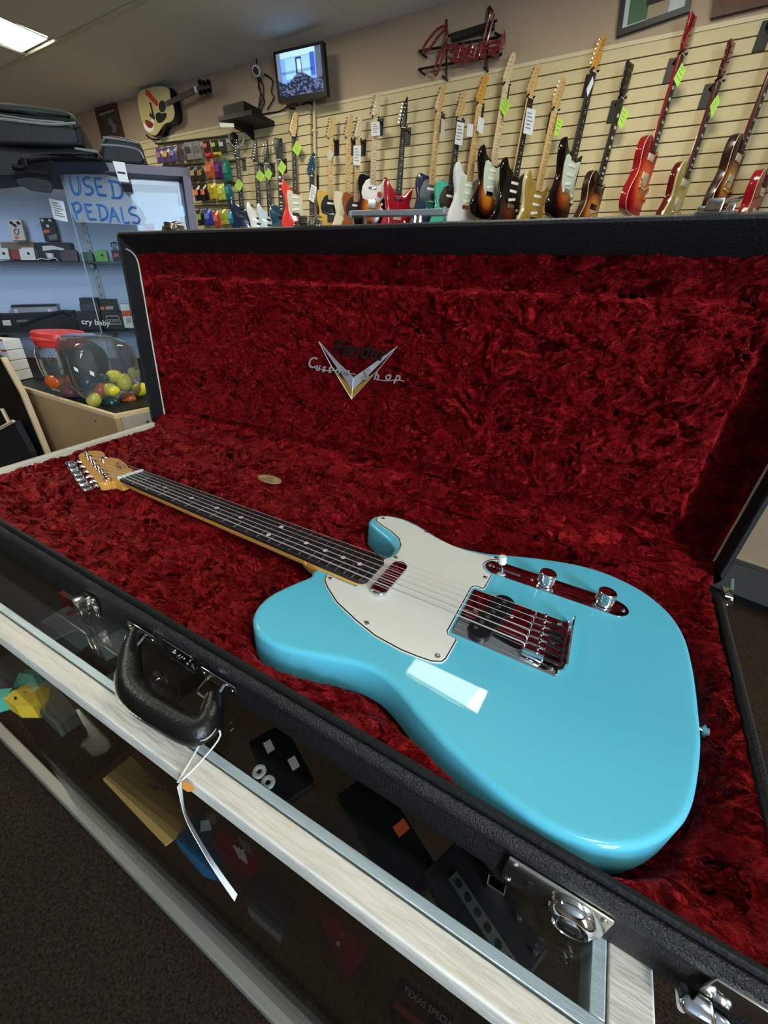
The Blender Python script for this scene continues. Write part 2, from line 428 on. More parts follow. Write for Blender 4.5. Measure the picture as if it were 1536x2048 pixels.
BODY = [(402.4,-28.6),(406,-40),(400,-56.1),(393,-75.6),(389,-92.3),(390,-109.3),(395.2,-122.6),(403.6,-132.5),(417,-140.5),(435.3,-143.5),(452.2,-142.5),(467.4,-138.5),(484.4,-132.9),(500.6,-126.9),(518.2,-121.2),(535.2,-119),(551.4,-120.5),(568.9,-126.7),(587.7,-135.7),(603,-142.3),(617,-148),(636.2,-154),(655.6,-159.5),(669.4,-162.2),(685.7,-164.5),(700,-164.8),(713.3,-163),(723.9,-160.5),(736.6,-155.2),(748.1,-148.2),(758.8,-139),(770.2,-126),(779.2,-112.7),(786,-97),(791,-79),(795.6,-58),(799.6,-34),(801.8,-5.4),(803.5,23.7),(804.3,54.9),(802.6,93.2),(794.6,123.6),(781.9,143.9),(764.2,160.4),(745.4,169.5),(721.9,175.7),(697.5,175.8),(670.6,170.4),(634.7,158.2),(608,146.4),(577.7,132.3),(555.5,126),(535,123.4),(522,124.3),(501.1,130.3),(472.8,141.7),(453.7,147.2),(436.3,149.2),(420.1,147),(406.7,140.8),(398.5,131.2),(395.5,120),(399,108.5),(410.9,100.6),(429.4,91.5),(444.8,83.4),(457.1,74.3),(463.8,65.2),(465.3,53.6),(463.9,44.4),(462,31),(430,30),(407,29)]
HEAD = [(0,-21.2),(-14,-22),(-17,-27),(-19,-34),(-25,-38.5),(-36,-36.8),(-47.7,-33.2),(-101.2,-17.8),(-160.6,1.9),(-173.9,8.2),(-180,17),(-182,27),(-175,37),(-163,42.6),(-146,39.2),(-138,35.5),(-132,32.8),(-122.6,33),(-113,37.6),(-103,39.2),(-94.8,38.6),(-74.4,34.4),(-50.1,25.8),(-32.4,21.2),(0,21.2)]
GT = 'electric guitar'
g = thing('electric_guitar', 'turquoise electric guitar with white pickguard lying in the open red plush case', GT, (620, 0, -54))
MB().rprism(crom([(x, y, 0) for x, y in BODY], 4), -54, -9.5, 5.5, 6).build('body', m_blue, g, smooth=50)
hw = lambda x: 21.2+6.8*x/466
# neck: round-backed maple, then the heel
def sect(x):
    w = hw(max(x, 0)); d = 20+2*min(x, 400)/400; n = 11
    return [Vector((x, w*math.cos(math.pi+math.pi*i/n), -5.5-(d-5.5)*abs(math.sin(math.pi*i/n))**.72)) for i in range(n+1)]
nk = MB(); xs = [0, 10, 40, 100, 200, 300, 360, 385]; secs = [sect(x) for x in xs]
n1 = len(secs[0]); vs = [q for s_ in secs for q in s_]; fs = []
for i in range(len(secs)-1):
    fs += [(i*n1+k, i*n1+(k+1) % n1, (i+1)*n1+(k+1) % n1, (i+1)*n1+k) for k in range(n1)]
fs += [tuple(range(n1))[::-1], tuple((len(secs)-1)*n1+k for k in range(n1))]
nk.add(vs, fs)
nk.rprism([(376, -19), (388, -24), (400, -27), (412, -27.6), (464, -28), (468, -24), (468, 24), (464, 28), (412, 27.6), (400, 27), (388, 24), (376, 19)], -24, -6, 3, 3)
nk.rprism(crom([(x, y, 0) for x, y in HEAD[1:-1]], 3), -23, -9, 2.2, 3)
nk.prism([(-16, -21, -23), (4, -21.2, -22), (4, -21.2, -5), (0, -21.2, -2), (-16, -21.6, -9.5)], (0, 42.4, 0))
neck = nk.build('neck', m_maple, g, smooth=40)
fb = MB().rprism([(3, -hw(0)), (462, -hw(462)), (469, -hw(462)+2.2), (472, -hw(462)+7), (472, hw(462)-7), (469, hw(462)-2.2), (462, hw(462)), (3, hw(0))], -5.6, 0, 1.0, 3).build('fingerboard', m_rose, g, smooth=40)
fx = lambda n: 647.7*(1-2**(-n/12))
for n in range(1, 23):
    x = fx(n); w = hw(x)-.3
    MB().rbox((x, 0, .25), (2.3, 2*w, 1.5), .7, 2).build('fret', m_nickel, fb)
for n in (3, 5, 7, 9, 12, 15, 17, 19, 21):
    for y in ((-12.5, 12.5) if n == 12 else (0,)):
        MB().lathe([(3.2, -.5), (3.2, .12)], ((fx(n-1)+fx(n))/2, y, 0), seg=16).build('inlay_dot', m_bone, fb)
MB().rbox((0, 0, -.5), (5, 43, 6), 1.2, 2).build('nut', m_bone, g)
# tuners: post through the headstock face, button beyond its edge
for i, ((px, py), (bx, by)) in enumerate(zip([(-153.6, 12.8), (-125.5, 4.5), (-99.3, -3.5), (-74, -11), (-50.2, -18), (-30, -24.6)], [(-157, -12), (-132, -21), (-106, -28.5), (-83, -36.5), (-59.5, -43.5), (-36, -50.5)])):
    MB().lathe([(4.8, -9), (4.8, -7.6), (3.1, -7.2), (2.6, -3.5), (3.3, .5), (3.0, 1.4), (.8, 1.6)], (px, py, 0), seg=14).tube([(px-3.4, py, -3), (px, py-3.4, -2.6), (px+3.4, py, -2.2), (px, py+3.4, -1.8), (px-3.4, py, -1.4)], .6, 5).build('tuner_post', m_chrome, g, smooth=40)
    d = Vector((bx-px, by-py, 0)).normalized()
    e = Vector((bx, by, -17)); s_ = Vector((px, py, -17))
    sh = MB().tube([s_+d*9, e-d*6], [3, 2.2], 8).rbox(s_+d*12, (13, 13, 8), 2.5, 2).build('tuner_shaft', m_chrome, g, smooth=40)
    R = Matrix((d, Vector((-d.y, d.x, 0)), Vector((0, 0, 1)))).transposed()
    MB().rbox(e+d*3, (15, 19, 8.5), 3.2, 3, rot=R).build('tuner_button', m_chrome, sh, smooth=40)
st_y0 = [-17.4, -10.5, -3.5, 3.5, 10.5, 17.4]; st_y1 = [-25.6, -15.1, -4.6, 5.9, 16.4, 26.9]; gauge = [.62, .5, .4, .3, .24, .2]
posts = [(-30, -24.6), (-50.2, -18), (-74, -11), (-99.3, -3.5), (-125.5, 4.5), (-153.6, 12.8)]
for i in range(6):
    px, py = posts[i]
    pts = [(px, py, -3), (-2, st_y0[i], 2.2), (1, st_y0[i], 2.6)] if i < 4 else [(px, py, -3), (-112 if i == 4 else -116, 15 if i == 4 else 21, -4.5), (-2, st_y0[i], 2.2), (1, st_y0[i], 2.6)]
    pts += [(648+.6*i, st_y1[i], 5.2), (651+.6*i, st_y1[i], 4.2), (654, st_y1[i], -3)]
    MB().tube(pts, gauge[i]*1.25, 6).build('string', m_steel, g)
MB().lathe([(3.8, -9), (3.8, -4.4), (2, -4.2)], (-114, 18, 0), seg=12).rbox((-114, 18, -4.2), (9, 12, 1.6), .6).build('string_tree', m_chrome, neck)
text('headstock_script', 'Fender', m_ink, neck, (-93, 24.5, -8.9), (.93, -.36, 0), (.36, .93, 0), 15, .1, .25)
text('headstock_print', 'CUSTOM SHOP', m_ink, neck, (-72, 27.5, -8.9), (.93, -.36, 0), (.36, .93, 0), 3.4, .1)
# pickguard (white / black / white)
PG = [(462,31.5),(466.5,40),(471,48),(471.5,58),(467.6,75.4),(457.6,89.3),(441.1,99.5),(421.5,106.8),(407.4,113.7),(403.2,121.6),(405.2,130.7),(417.6,138.9),(439.6,142.3),(466.7,137.1),(500.1,124.2),(527.3,118.1),(547,116.8),(565,119),(588.4,125.5),(597,124.4),(592,118),(584,112),(580.3,105),(579.2,97.2),(582,90),(588,84.5),(594.3,82.6),(593.9,51.2),(591.5,47.9),(583.5,47.9),(581.1,46.2),(580.1,41),(579.9,-38.6),(582,-41.6),(590.4,-42.3),(592,-45),(591,-72.3),(588.6,-78.8),(580,-83.5),(566,-85.6),(549.3,-86.8),(519.1,-84.7),(491.4,-77),(458.8,-65),(436.4,-50.9),(426,-42.2),(421.3,-33),(421,-29.5),(440,-29.5),(462,-29.8)]
pgb = MB().rprism(PG, -9.5, -8.4, .3, 2); pgo = pgb.build('pickguard', m_pg, g, smooth=30)
def inset(P, d):
    n = len(P); ar = sum(P[i][0]*P[(i+1) % n][1]-P[(i+1) % n][0]*P[i][1] for i in range(n)); sg = 1 if ar > 0 else -1; out = []
    for i in range(n):
        a = Vector(P[i])-Vector(P[i-1]); b = Vector(P[(i+1) % n])-Vector(P[i]); t = a.normalized()+b.normalized(); t.normalize()
        out.append((P[i][0]-t.y*d*sg, P[i][1]+t.x*d*sg))
    return out
MB().rprism(inset(PG, .9), -8.5, -7.9, .2, 1).build('black_ply', m_ply, pgo, smooth=30)
MB().rprism(inset(PG, 2.1), -8.0, -7.3, .2, 1).build('top_ply', m_pg, pgo, smooth=30)
def screw(x, y, z, par, r=3, m=m_nickel):
    MB().lathe([(r, -.3), (r*.95, .5), (r*.6, 1.1), (.3, 1.3)], (x, y, z), seg=12).rbox((x, y, z+1.2), (r*1.1, .6, .5), .1, 1).build('screw', m, par, smooth=40)
for x, y in [(413.4, 126.1), (484.3, 129.3-1), (476, 46), (429.9, -35.5), (503.2, -74), (582.1, -74.5), (589, 121), (588, 71)]: screw(x, y, -7.3, pgo, 2.9)
# neck pickup, bridge pickup, bridge, controls
def pill(a, b, r, n=10):
    a, b = Vector(a), Vector(b); d = (b-a).normalized(); t = math.atan2(d.y, d.x)
    return [(a.x+r*math.cos(t+math.pi/2+math.pi*k/n), a.y+r*math.sin(t+math.pi/2+math.pi*k/n)) for k in range(n+1)]+[(b.x+r*math.cos(t-math.pi/2+math.pi*k/n), b.y+r*math.sin(t-math.pi/2+math.pi*k/n)) for k in range(n+1)]
MB().rprism(pill((490.5, -24.5), (490.5, 27), 10), -9.5, -1.8, 1.6, 3).build('neck_pickup', m_chrome, g, smooth=40)
br = MB().rprism([(582.5, -36.5), (584, -38), (684, -38), (686, -36), (686, 42), (684, 44), (584, 44), (582.5, 42.5)], -9.5, -8, .5, 2)
brp = br.build('bridge_plate', m_chrome, g, smooth=40)
lip = [(685, -8.5), (685, -9.4), (689, -9), (691.5, -6), (692, 2), (690.8, 3), (689.8, 2), (689.3, -5), (687.5, -7.6)]
MB().prism([(x, -28, z) for x, z in lip], (0, 74, 0)).build('bridge_lip', m_chrome, brp, smooth=50)
bp_ = MB().rprism(pill((607, -25), (619.5, 35), 11.5), -9, -3.2, 1.5, 3).build('bridge_pickup', m_pup, g, smooth=40)
for i in range(6):
    q = Vector((600.3, -22, 0)).lerp(Vector((616.5, 33.5, 0)), i/5); MB().lathe([(2.5, -4), (2.5, -2.6), (2.2, -2.4)], (q.x+3, q.y, 0), seg=12).build('pole_piece', m_pole, bp_, smooth=40)
for x, y in [(595, 8), (631, 21), (616, -24)]: screw(x, y, -8, brp, 3.4)
for x, y in [(680, -30), (680, 38), (677, 3)]: screw(x, y, -8, brp, 2.8)
for i in range(6):
    y = st_y1[i]; sd = MB().rbox((661, y, -2.6), (20, 10.2, 8.4), 1.2, 2).build('saddle', m_chrome, g, smooth=40)
    MB().tube([(671, y, -3.5), (686, y, -3.5)], 1.6, 8).build('intonation_screw', mat('dark_steel', (70, 70, 72), .35, metal=1), sd)
    MB().lathe([(1.4, 0), (1.4, 2.4)], (664, y-3, 1), seg=8).lathe([(1.4, 0), (1.4, 2.4)], (664, y+3, 1), seg=8).build('height_screw', m_nickel, sd)
cp = MB().rprism(pill((596, 101.5), (732, 102.5), 15.5), -9.5, -8.2, .5, 2).build('control_plate', m_chrome, g, smooth=40)
for x in (585.5, 741.5): screw(x, 102, -8.2, cp, 3)
for x, y in ((655, 101.5), (720.5, 102.5)):
    prof = [(9.6, -7.5), (9.9, -6.8), (9.9, -5.6), (9.3, -5), (9.3, -4.4)]
    k = MB().lathe(prof+[(9.6, -4), (9.6, 8.3), (9.0, 9.2), (8.6, 9.4), (.2, 9.8)], (x, y, 0), seg=40)
    ko = k.build('control_knob', m_chrome, g, smooth=30)
    kn = MB()                                    # knurling: diamond ridges around the barrel
    for s_ in (1, -1):
        for j in range(34):
            a0_ = j*2*math.pi/34
            kn.tube([(x+9.7*math.cos(a0_+s_*h*.05), y+9.7*math.sin(a0_+s_*h*.05), -3.6+h) for h in (0, 4, 8, 11.4)], .33, 4, cap=False)
    kn.build('knurling', m_chrome, ko, kind='stuff')
sw = MB().rbox((610, 101.5, -7.5), (30, 3.2, 1.2), .4).tube([(602, 101.5, -9), (600, 100.5, 6)], [2.2, 1.6], 8).build('switch_lever', m_chrome, g)
MB().lathe([(4.6, 0), (5.2, 1), (4.9, 9), (4.3, 10.5), (.2, 11)], (600.2, 100.5, 1), axis=(-.12, -.08, 1), seg=18).build('switch_tip', m_white, sw)
for x in (590.5, 639.2): screw(x, 101.5, -8.2, cp, 2.6)
MB().lathe([(4, 0), (3, 5), (3, 8), (6, 10), (6.5, 12), (2, 13)], (802, -6, -30), axis=(1, 0, 0), seg=14).build('strap_button', m_chrome, g, smooth=40)
# ================================================================== the guitar case
NAP_TILT = 3.0
def plush_mat():
    m = bpy.data.materials.new('red_crushed_plush'); m.use_nodes = True; nt = m.node_tree; b = nt.nodes['Principled BSDF']
    b.inputs['Base Color'].default_value = srgb((82, 2, 7)); b.inputs['Roughness'].default_value = .33; b.inputs['Specular IOR Level'].default_value = .95
    b.inputs['Specular Tint'].default_value = srgb((255, 60, 60))
    b.inputs['Sheen Weight'].default_value = 1.0; b.inputs['Sheen Roughness'].default_value = .3; b.inputs['Sheen Tint'].default_value = srgb((255, 60, 62))
    tc = nt.nodes.new('ShaderNodeTexCoord'); w = nt.nodes.new('ShaderNodeTexNoise'); w.inputs['Scale'].default_value = 22; w.inputs['Detail'].default_value = 3
    nt.links.new(tc.outputs['Object'], w.inputs['Vector'])
    ad = nt.nodes.new('ShaderNodeMix'); ad.data_type = 'VECTOR'; ad.inputs[0].default_value = .06
    nt.links.new(tc.outputs['Object'], ad.inputs[4]); nt.links.new(w.outputs['Color'], ad.inputs[5])
    # the nap lies in different directions from patch to patch: tilt the shading normal with a streaky field
    mp = nt.nodes.new('ShaderNodeMapping'); mp.inputs['Scale'].default_value = (1, 1.5, 1.5); nt.links.new(ad.outputs[1], mp.inputs['Vector'])
    nap = nt.nodes.new('ShaderNodeTexVoronoi'); nap.feature = 'SMOOTH_F1'; nap.inputs['Scale'].default_value = 62; nap.inputs['Smoothness'].default_value = .22
    w2 = nt.nodes.new('ShaderNodeTexNoise'); w2.inputs['Scale'].default_value = 75; w2.inputs['Detail'].default_value = 4; nt.links.new(mp.outputs[0], w2.inputs['Vector'])
    a2 = nt.nodes.new('ShaderNodeMix'); a2.data_type = 'VECTOR'; a2.inputs[0].default_value = .035
    nt.links.new(mp.outputs[0], a2.inputs[4]); nt.links.new(w2.outputs['Color'], a2.inputs[5]); nt.links.new(a2.outputs[1], nap.inputs['Vector'])
    def vm(op, a, b2):
        q = nt.nodes.new('ShaderNodeVectorMath'); q.operation = op
        for k, x in enumerate((a, b2)):
            if x is None: continue
            if isinstance(x, tuple): q.inputs[k].default_value = x
            elif isinstance(x, float): q.inputs['Scale'].default_value = x
            else: nt.links.new(x, q.inputs[k])
        return q.outputs[0]
    geo = nt.nodes.new('ShaderNodeNewGeometry')
    tl = vm('SCALE', vm('SUBTRACT', nap.outputs['Color'], (.5, .5, .5)), NAP_TILT)
    nn_ = vm('NORMALIZE', vm('ADD', geo.outputs['Normal'], tl), None)
    n = nt.nodes.new('ShaderNodeTexNoise'); n.inputs['Scale'].default_value = 120; n.inputs['Detail'].default_value = 6; n.inputs['Roughness'].default_value = .62; n.inputs['Distortion'].default_value = .8
    nt.links.new(ad.outputs[1], n.inputs['Vector'])
    bp = nt.nodes.new('ShaderNodeBump'); bp.inputs['Strength'].default_value = .9; bp.inputs['Distance'].default_value = .007
    nt.links.new(nn_, bp.inputs['Normal']); nt.links.new(n.outputs['Fac'], bp.inputs['Height']); nt.links.new(bp.outputs[0], b.inputs['Normal'])
    return m
m_plush = plush_mat()
m_tolex = mat('black_tolex', (17, 17, 18), .42, spec=.5, bump=.9, bscale=900)
m_rim = mat('black_rim_bead', (26, 26, 27), .3, spec=.6, bump=1.0, bscale=800)
m_valance = mat('black_valance', (9, 9, 10), .7, bump=.5, bscale=300)
m_cream = mat('cream_stitching', (216, 204, 176), .6)
m_creamrim = mat('cream_binding', (206, 196, 172), .6, bump=.3, bscale=200)
m_leather = mat('black_leather', (13, 13, 14), .36, spec=.6, bump=.25, bscale=350)
m_brass = mat('brass_plate', (200, 172, 118), .5, metal=.25)
m_silver = mat('silver_thread', (196, 196, 200), .38, metal=.6)
m_gold = mat('gold_thread', (204, 150, 44), .4, metal=.5)
FL, FR, BR, BL = Vector((-196, -181)), Vector((838, -181)), Vector((861, 234)), Vector((-264, 214))
ZR, ZBOT = -18, -69.5
case = thing('guitar_case', 'open black hard guitar case lined with crushed red plush on the display counter', 'case', (330, 20, ZBOT))
def ring(ins):
    P = [FL, FR, BR, BL]; return inset([(q.x, q.y) for q in P], ins)
def rnd(P, r, n=6):
    out = []
    for i in range(len(P)):
        p, a, b = Vector(P[i]), Vector(P[i-1]), Vector(P[(i+1) % len(P)])
        d1 = (a-p).normalized(); d2 = (b-p).normalized()
        for k in range(n+1):
            t = k/n; q = (p+d1*r)*(1-t)**2+p*2*t*(1-t)+(p+d2*r)*t*t; out.append((q.x, q.y))
    return out
def rings_mesh(specs, open_back=False):
    """specs: (inset, z, corner radius) rings joined in order"""
    mb = MB(); R = [rnd(ring(i), r) for i, z, r in specs]; n = len(R[0])
    vs = [Vector((q[0], q[1], specs[k][1])) for k in range(len(R)) for q in R[k]]
    fs = [(k*n+i, k*n+(i+1) % n, (k+1)*n+(i+1) % n, (k+1)*n+i) for k in range(len(R)-1) for i in range(n) if not (open_back and R[0][i][1] > 195 and R[0][(i+1) % n][1] > 195)]
    return mb.add(vs, fs), n, len(R)
mb, n, L = rings_mesh([(2, -30, 10), (2, -40, 10), (1.5, -62, 10), (4, ZBOT, 10)])
mb.f.append(tuple((L-1)*n+i for i in range(n)))
shell = mb.build('bottom_shell', m_tolex, case, smooth=50)
mb, n, L = rings_mesh([(2, -31, 10), (-1.2, -30, 10), (-2, -27, 10), (-1.5, -22, 10), (1, -18.5, 10), (4.5, -17.2, 10), (8, -18, 10), (9.2, -20, 10)], True)
mb.build('rim_bead', m_rim, case, smooth=60)
mb, n, L = rings_mesh([(9, -22, 8), (9.2, -15, 8), (11, -13.5, 8), (16, -14.5, 7), (17.5, -19, 7), (17.5, -34, 7)], True)
mb.build('rim_valance', m_valance, case, smooth=50)
# cream binding along the left end of the rim
lr = [Vector((*(FL.lerp(BL, t)), -16.8))+Vector((1, 0, 0)) for t in [i/12 for i in range(13)]]
cb = MB()
a_, b_ = Vector((FL.x, FL.y, 0)), Vector((BL.x, BL.y, 0))
nrm = Vector((1, .127, 0)).normalized()
cb.prism([a_+Vector((0, 0, -20))-nrm*2, a_+Vector((0, 0, -12))-nrm*1, a_+Vector((0, 0, -9.5))+nrm*3, a_+Vector((0, 0, -9))+nrm*10, a_+Vector((0, 0, -11))+nrm*14, a_+Vector((0, 0, -20))+nrm*15], b_-a_)
cb.build('end_binding', m_creamrim, case, smooth=50)
# plush heightfield of the bottom
inn = [Vector(q) for q in ring(15)]; inn[2] = BR+Vector((-15, 7)); inn[3] = BL+Vector((15, 7))
order = inn   # FL, FR, BR, BL
nu, nv = 560, 215
U, V = np.meshgrid(np.linspace(0, 1, nu), np.linspace(0, 1, nv))
qx = (inn[0].x*(1-U)+inn[1].x*U)*(1-V)+(inn[3].x*(1-U)+inn[2].x*U)*V
qy = (inn[0].y*(1-U)+inn[1].y*U)*(1-V)+(inn[3].y*(1-U)+inn[2].y*U)*V
OUT = np.array([(q.x, q.y) for q in crom([(x, y, 0) for x, y in BODY], 2)])
def sdist(px, py, poly):
    d = np.full(px.shape, 1e9); ins = np.zeros(px.shape, bool); n = len(poly)
    for i in range(n):
        ax_, ay_ = poly[i]; bx_, by_ = poly[(i+1) % n]; ex, ey = bx_-ax_, by_-ay_
        t = np.clip(((px-ax_)*ex+(py-ay_)*ey)/(ex*ex+ey*ey+1e-12), 0, 1)
        d = np.minimum(d, np.hypot(px-ax_-t*ex, py-ay_-t*ey))
        c = ((ay_ > py) != (by_ > py)) & (px < (bx_-ax_)*(py-ay_)/(by_-ay_+1e-12)+ax_)
        ins ^= c
    return np.where(ins, -d, d)
sm = lambda a, b, x: (lambda t: t*t*(3-2*t))(np.clip((x-a)/(b-a), 0, 1))
dB = sdist(qx, qy, OUT)
eL = U*1050; eR = (1-U)*1050; eF = V*385; eB = (1-V)*385
ed = np.minimum(np.minimum(eL, eR), np.minimum(eF, eB))
z = np.full(qx.shape, -40.0)
z = np.maximum(z, -40+14*sm(26, 44, 60-np.abs(qy-2))*sm(-60, -30, qx)*(1-sm(190, 225, qx)))      # block under the neck
z = np.maximum(z, -40+11*sm(30, 48, qx)*(1-sm(322, 340, qx))*sm(56, 72, qy))                         # accessory box lid
z = np.where(qx < -50, np.maximum(z, -40+6*sm(0, 60, -60-qx)), z)
z = z + (np.maximum(-17-z, 0))*(1-sm(0, 40, ed))
bandF = (1-sm(0, 9, eF)); z = np.maximum(z, -17*bandF+(-60)*(1-bandF))
cz = -57+0*z; k = sm(1.5, 13, dB); amp = (.35+.65*sm(2, 20, dB))
z = cz*(1-k)+z*k
z = z + crumple(qx, qy*1.15, 3)*10.5*amp*(.35+.65*sm(0, 12, ed)) + (fbm(qx/70, qy/70, 77, 2)-.5)*9*k*sm(0, 25, ed)
neckhit = (np.abs(qy) < 27+0*qx) & (qx > -190) & (qx < 420)
z = np.where(neckhit, np.minimum(z, -24.5), z)
hd = (qx < -2) & (qx > -190) & (qy > -60) & (qy < 50); z = np.where(hd, np.minimum(z, -27), z)
tu = (qx < -10) & (qx > -175) & (qy < 20+(-qx-30)*-.0+30) & (qy > -70); z = np.where(tu, np.minimum(z, -27), z)
z = np.clip(z, -62, -8)
verts = np.stack([qx, qy, z], -1).reshape(-1, 3)
li = MB(); li.v = [Vector(q) for q in verts.tolist()]
li.f = [(j*nu+i, j*nu+i+1, (j+1)*nu+i+1, (j+1)*nu+i) for j in range(nv-1) for i in range(nu-1)]
li.build('plush_lining', m_plush, case, smooth=180, fixn=False)
# oval brass badge on the accessory lid
bc = Vector((155, 158, -25))
bd = MB().prism([bc+Vector((26*math.cos(a), 13.5*math.sin(a), 0)) for a in [k*2*math.pi/40 for k in range(40)]], (0, 0, 2.4)).build('oval_badge', m_brass, case, smooth=40)
MB().tube([bc+Vector((24*math.cos(a), 11.8*math.sin(a), 2.4)) for a in [k*2*math.pi/40 for k in range(40)]], .5, 5, closed=True).build('badge_border', m_ink, bd)
text('badge_print', 'G&G', m_ink, bd, bc+Vector((-9, .5, 2.5)), (1, 0, 0), (0, 1, 0), 8, .1)
MB().box(bc+Vector((0, -4, 2.5)), (32, 1, .3)).box(bc+Vector((0, -7, 2.5)), (24, 1, .3)).build('badge_lines', m_ink, bd, smooth=0)
# ---- lid, standing open behind
LBL, LBR, LTL, LTR = Vector((-265, 214, -15)), Vector((857, 234, -15)), Vector((-265, 227, 364)), Vector((857, 246, 386))
LD = Vector((.015, 1, -.035))
def LP(s, t, d=0): return LBL.lerp(LBR, s).lerp(LTL.lerp(LTR, s), t)+LD*d
def LQ(x, z, d=0):
    """point of the lid by x and height above the rim's lower edge (mm)"""
    s = (x+265)/1122; h = 379+22*s
    return LP(s, (z+15)/h, d)
def lid_ring(i, d, r, top=None):
    top = i if top is None else top
    W, H = 1122, 390
    P = [(i, i), (W-i, i), (W-i, H-top), (i, H-top)]
    return [LP(x/W, y/H, d) for x, y in rnd(P, max(r, .5), 6)]
def lid_rings(specs, open_low=False):
    mb = MB(); R = [lid_ring(*q) for q in specs]; n = len(R[0])
    return mb.add([q for r_ in R for q in r_], [(k*n+i, k*n+(i+1) % n, (k+1)*n+(i+1) % n, (k+1)*n+i) for k in range(len(R)-1) for i in range(n) if not (open_low and R[0][i].z < 2 and R[0][(i+1) % n].z < 2)]), n, len(R)
mb, n, L = lid_rings([(2, 1, 12), (0, 3, 12), (0, 20, 12), (0, 62, 12), (4, 68, 12)])
mb.f.append(tuple((L-1)*n+i for i in range(n)))
lid = mb.build('lid_shell', m_tolex, case, smooth=50)
mb, n, L = lid_rings([(1.5, 2, 12), (2.5, 0, 11), (6, -1, 10), (8, 1, 9), (8.5, 28, 8, 30), (9, 34, 8, 33)], True)
mb.build('lid_valance', m_valance, lid, smooth=40)
# cream welt where the end leather is stitched down, on both end walls
for sgn in (0, 1):
    W, H = 1122, 390; pts = []
    for (y, d) in [(4, 2), (4, 20), (6, 27), (12, 30), (60, 30), (120, 30), (180, 30), (240, 30), (300, 30), (335, 30), (350, 27), (358, 20), (362, 10)]:
        i = 9.5; x = i if sgn == 0 else W-i; pts.append(LP(x/W, y/H, d))
    MB().tube(crom(pts, 5, False), 1.5, 6).build('cream_welt', m_cream, lid, smooth=60)
nu, nv = 560, 190
U, V = np.meshgrid(np.linspace(0, 1, nu), np.linspace(0, 1, nv))
X = -256+U*(848+256); Zt = -15+V*(346+20*U+12)
padL, padR = -241+0*X, 794+0*X; padB = 20+30*U; padT = 296+16*U
inside = np.minimum(np.minimum(X-padL, padR-X), np.minimum(Zt-padB, padT-Zt))
d = 57-17*sm(-4, 7, inside)
edge = np.minimum(U*1104, (1-U)*1104); low = V*356
d = d*sm(-2, 6, edge)+29*(1-sm(-2, 6, edge))
d = d*sm(0, 30, low)-3*(1-sm(0, 30, low)); et = (1-V)*350; wt = 1-sm(0, 46, et); d = np.where(inside < 0, np.minimum(d, 57-28*wt), d)
d = d - crumple(X, Zt, 41)*10.5*(1-.75*np.exp(-((X-268)/95)**4-((Zt-176)/48)**4))*(.45+.55*sm(-8, 6, inside))*sm(0, 8, np.minimum(edge, et)) - (fbm(X/80, Zt/80, 55, 2)-.5)*8*sm(-5, 20, inside)
s_ = (X+265)/1122; tt = (Zt+15)/(379+22*s_)
A = np.array; bl, br_, tl, tr, ld = [A(q) for q in (LBL, LBR, LTL, LTR, LD)]
Pt = (bl*(1-s_[..., None])+br_*s_[..., None])*(1-tt[..., None])+(tl*(1-s_[..., None])+tr*s_[..., None])*tt[..., None]+ld*d[..., None]
li = MB(); li.v = [Vector(q) for q in Pt.reshape(-1, 3).tolist()]
li.f = [(j*nu+i, j*nu+i+1, (j+1)*nu+i+1, (j+1)*nu+i) for j in range(nv-1) for i in range(nu-1)]
li.build('lid_plush', m_plush, lid, smooth=180, fixn=False)
# embroidered chevron emblem on the lid pad
def EP(x, z, d=31.5): return LQ(x, z, d)
em = MB()
tipo = (266, 126); li_, ri_ = (194, 213), (346, 222); inn_v = (267, 163); mid = (266.5, 141)
def strip2(pts, name, m, par, d0=35, th=2.2): return MB().prism([EP(x, z_, d0) for x, z_ in pts], -LD*th).build(name, m, par, smooth=0)
emb = strip2([li_, (229, 187), inn_v, mid], 'chevron_emblem', m_silver, lid)
strip2([ri_, mid, inn_v, (300, 187)], 'chevron_arm', mat('silver_thread_light', (222, 222, 224), .38, metal=.6), emb)
strip2([(222, 175), mid, tipo], 'gold_edge', m_gold, emb); strip2([(318, 186), tipo, mid], 'gold_edge', m_gold, emb)
MB().tube([EP(*p_, 32.6) for p_ in ((194, 213), (222, 175), tipo, (318, 186), (346, 222))], .8, 5).build('silver_edge', m_silver, emb)
MB().tube([EP(*p_, 32.6) for p_ in (inn_v, tipo)], .8, 5).build('silver_edge', m_silver, emb)
ex = (LQ(300, 150)-LQ(200, 150)).normalized(); ey = (LQ(250, 200)-LQ(250, 150)).normalized()
text('script_word', 'Fender', m_ink, emb, EP(226, 197, 29.5), ex, ey, 36, .6, .35, bold=.3)
tx = ex*.995+ey*.035
for wd_, x0, z0 in (('C', 172, 170), ('u', 190, 167), ('s', 204, 167), ('t', 217, 167), ('o', 231, 167), ('m', 246, 167), ('S', 287, 166), ('h', 309, 168), ('o', 330, 171), ('p', 348, 172)):
    text('script_letter', wd_, m_silver, emb, EP(x0, z0-2, 28), tx, ey, 27 if wd_ in 'CS' else 20, .7, .35, bold=.2)
MB().tube([EP(x, 168+(x-172)*.03+1.5*math.sin(x*.11), 28) for x in range(178, 275, 6)], .7, 5).tube([EP(x, 166+(x-285)*.06+1.5*math.sin(x*.11), 28) for x in range(312, 372, 6)], .7, 5).build('script_thread', m_silver, emb)
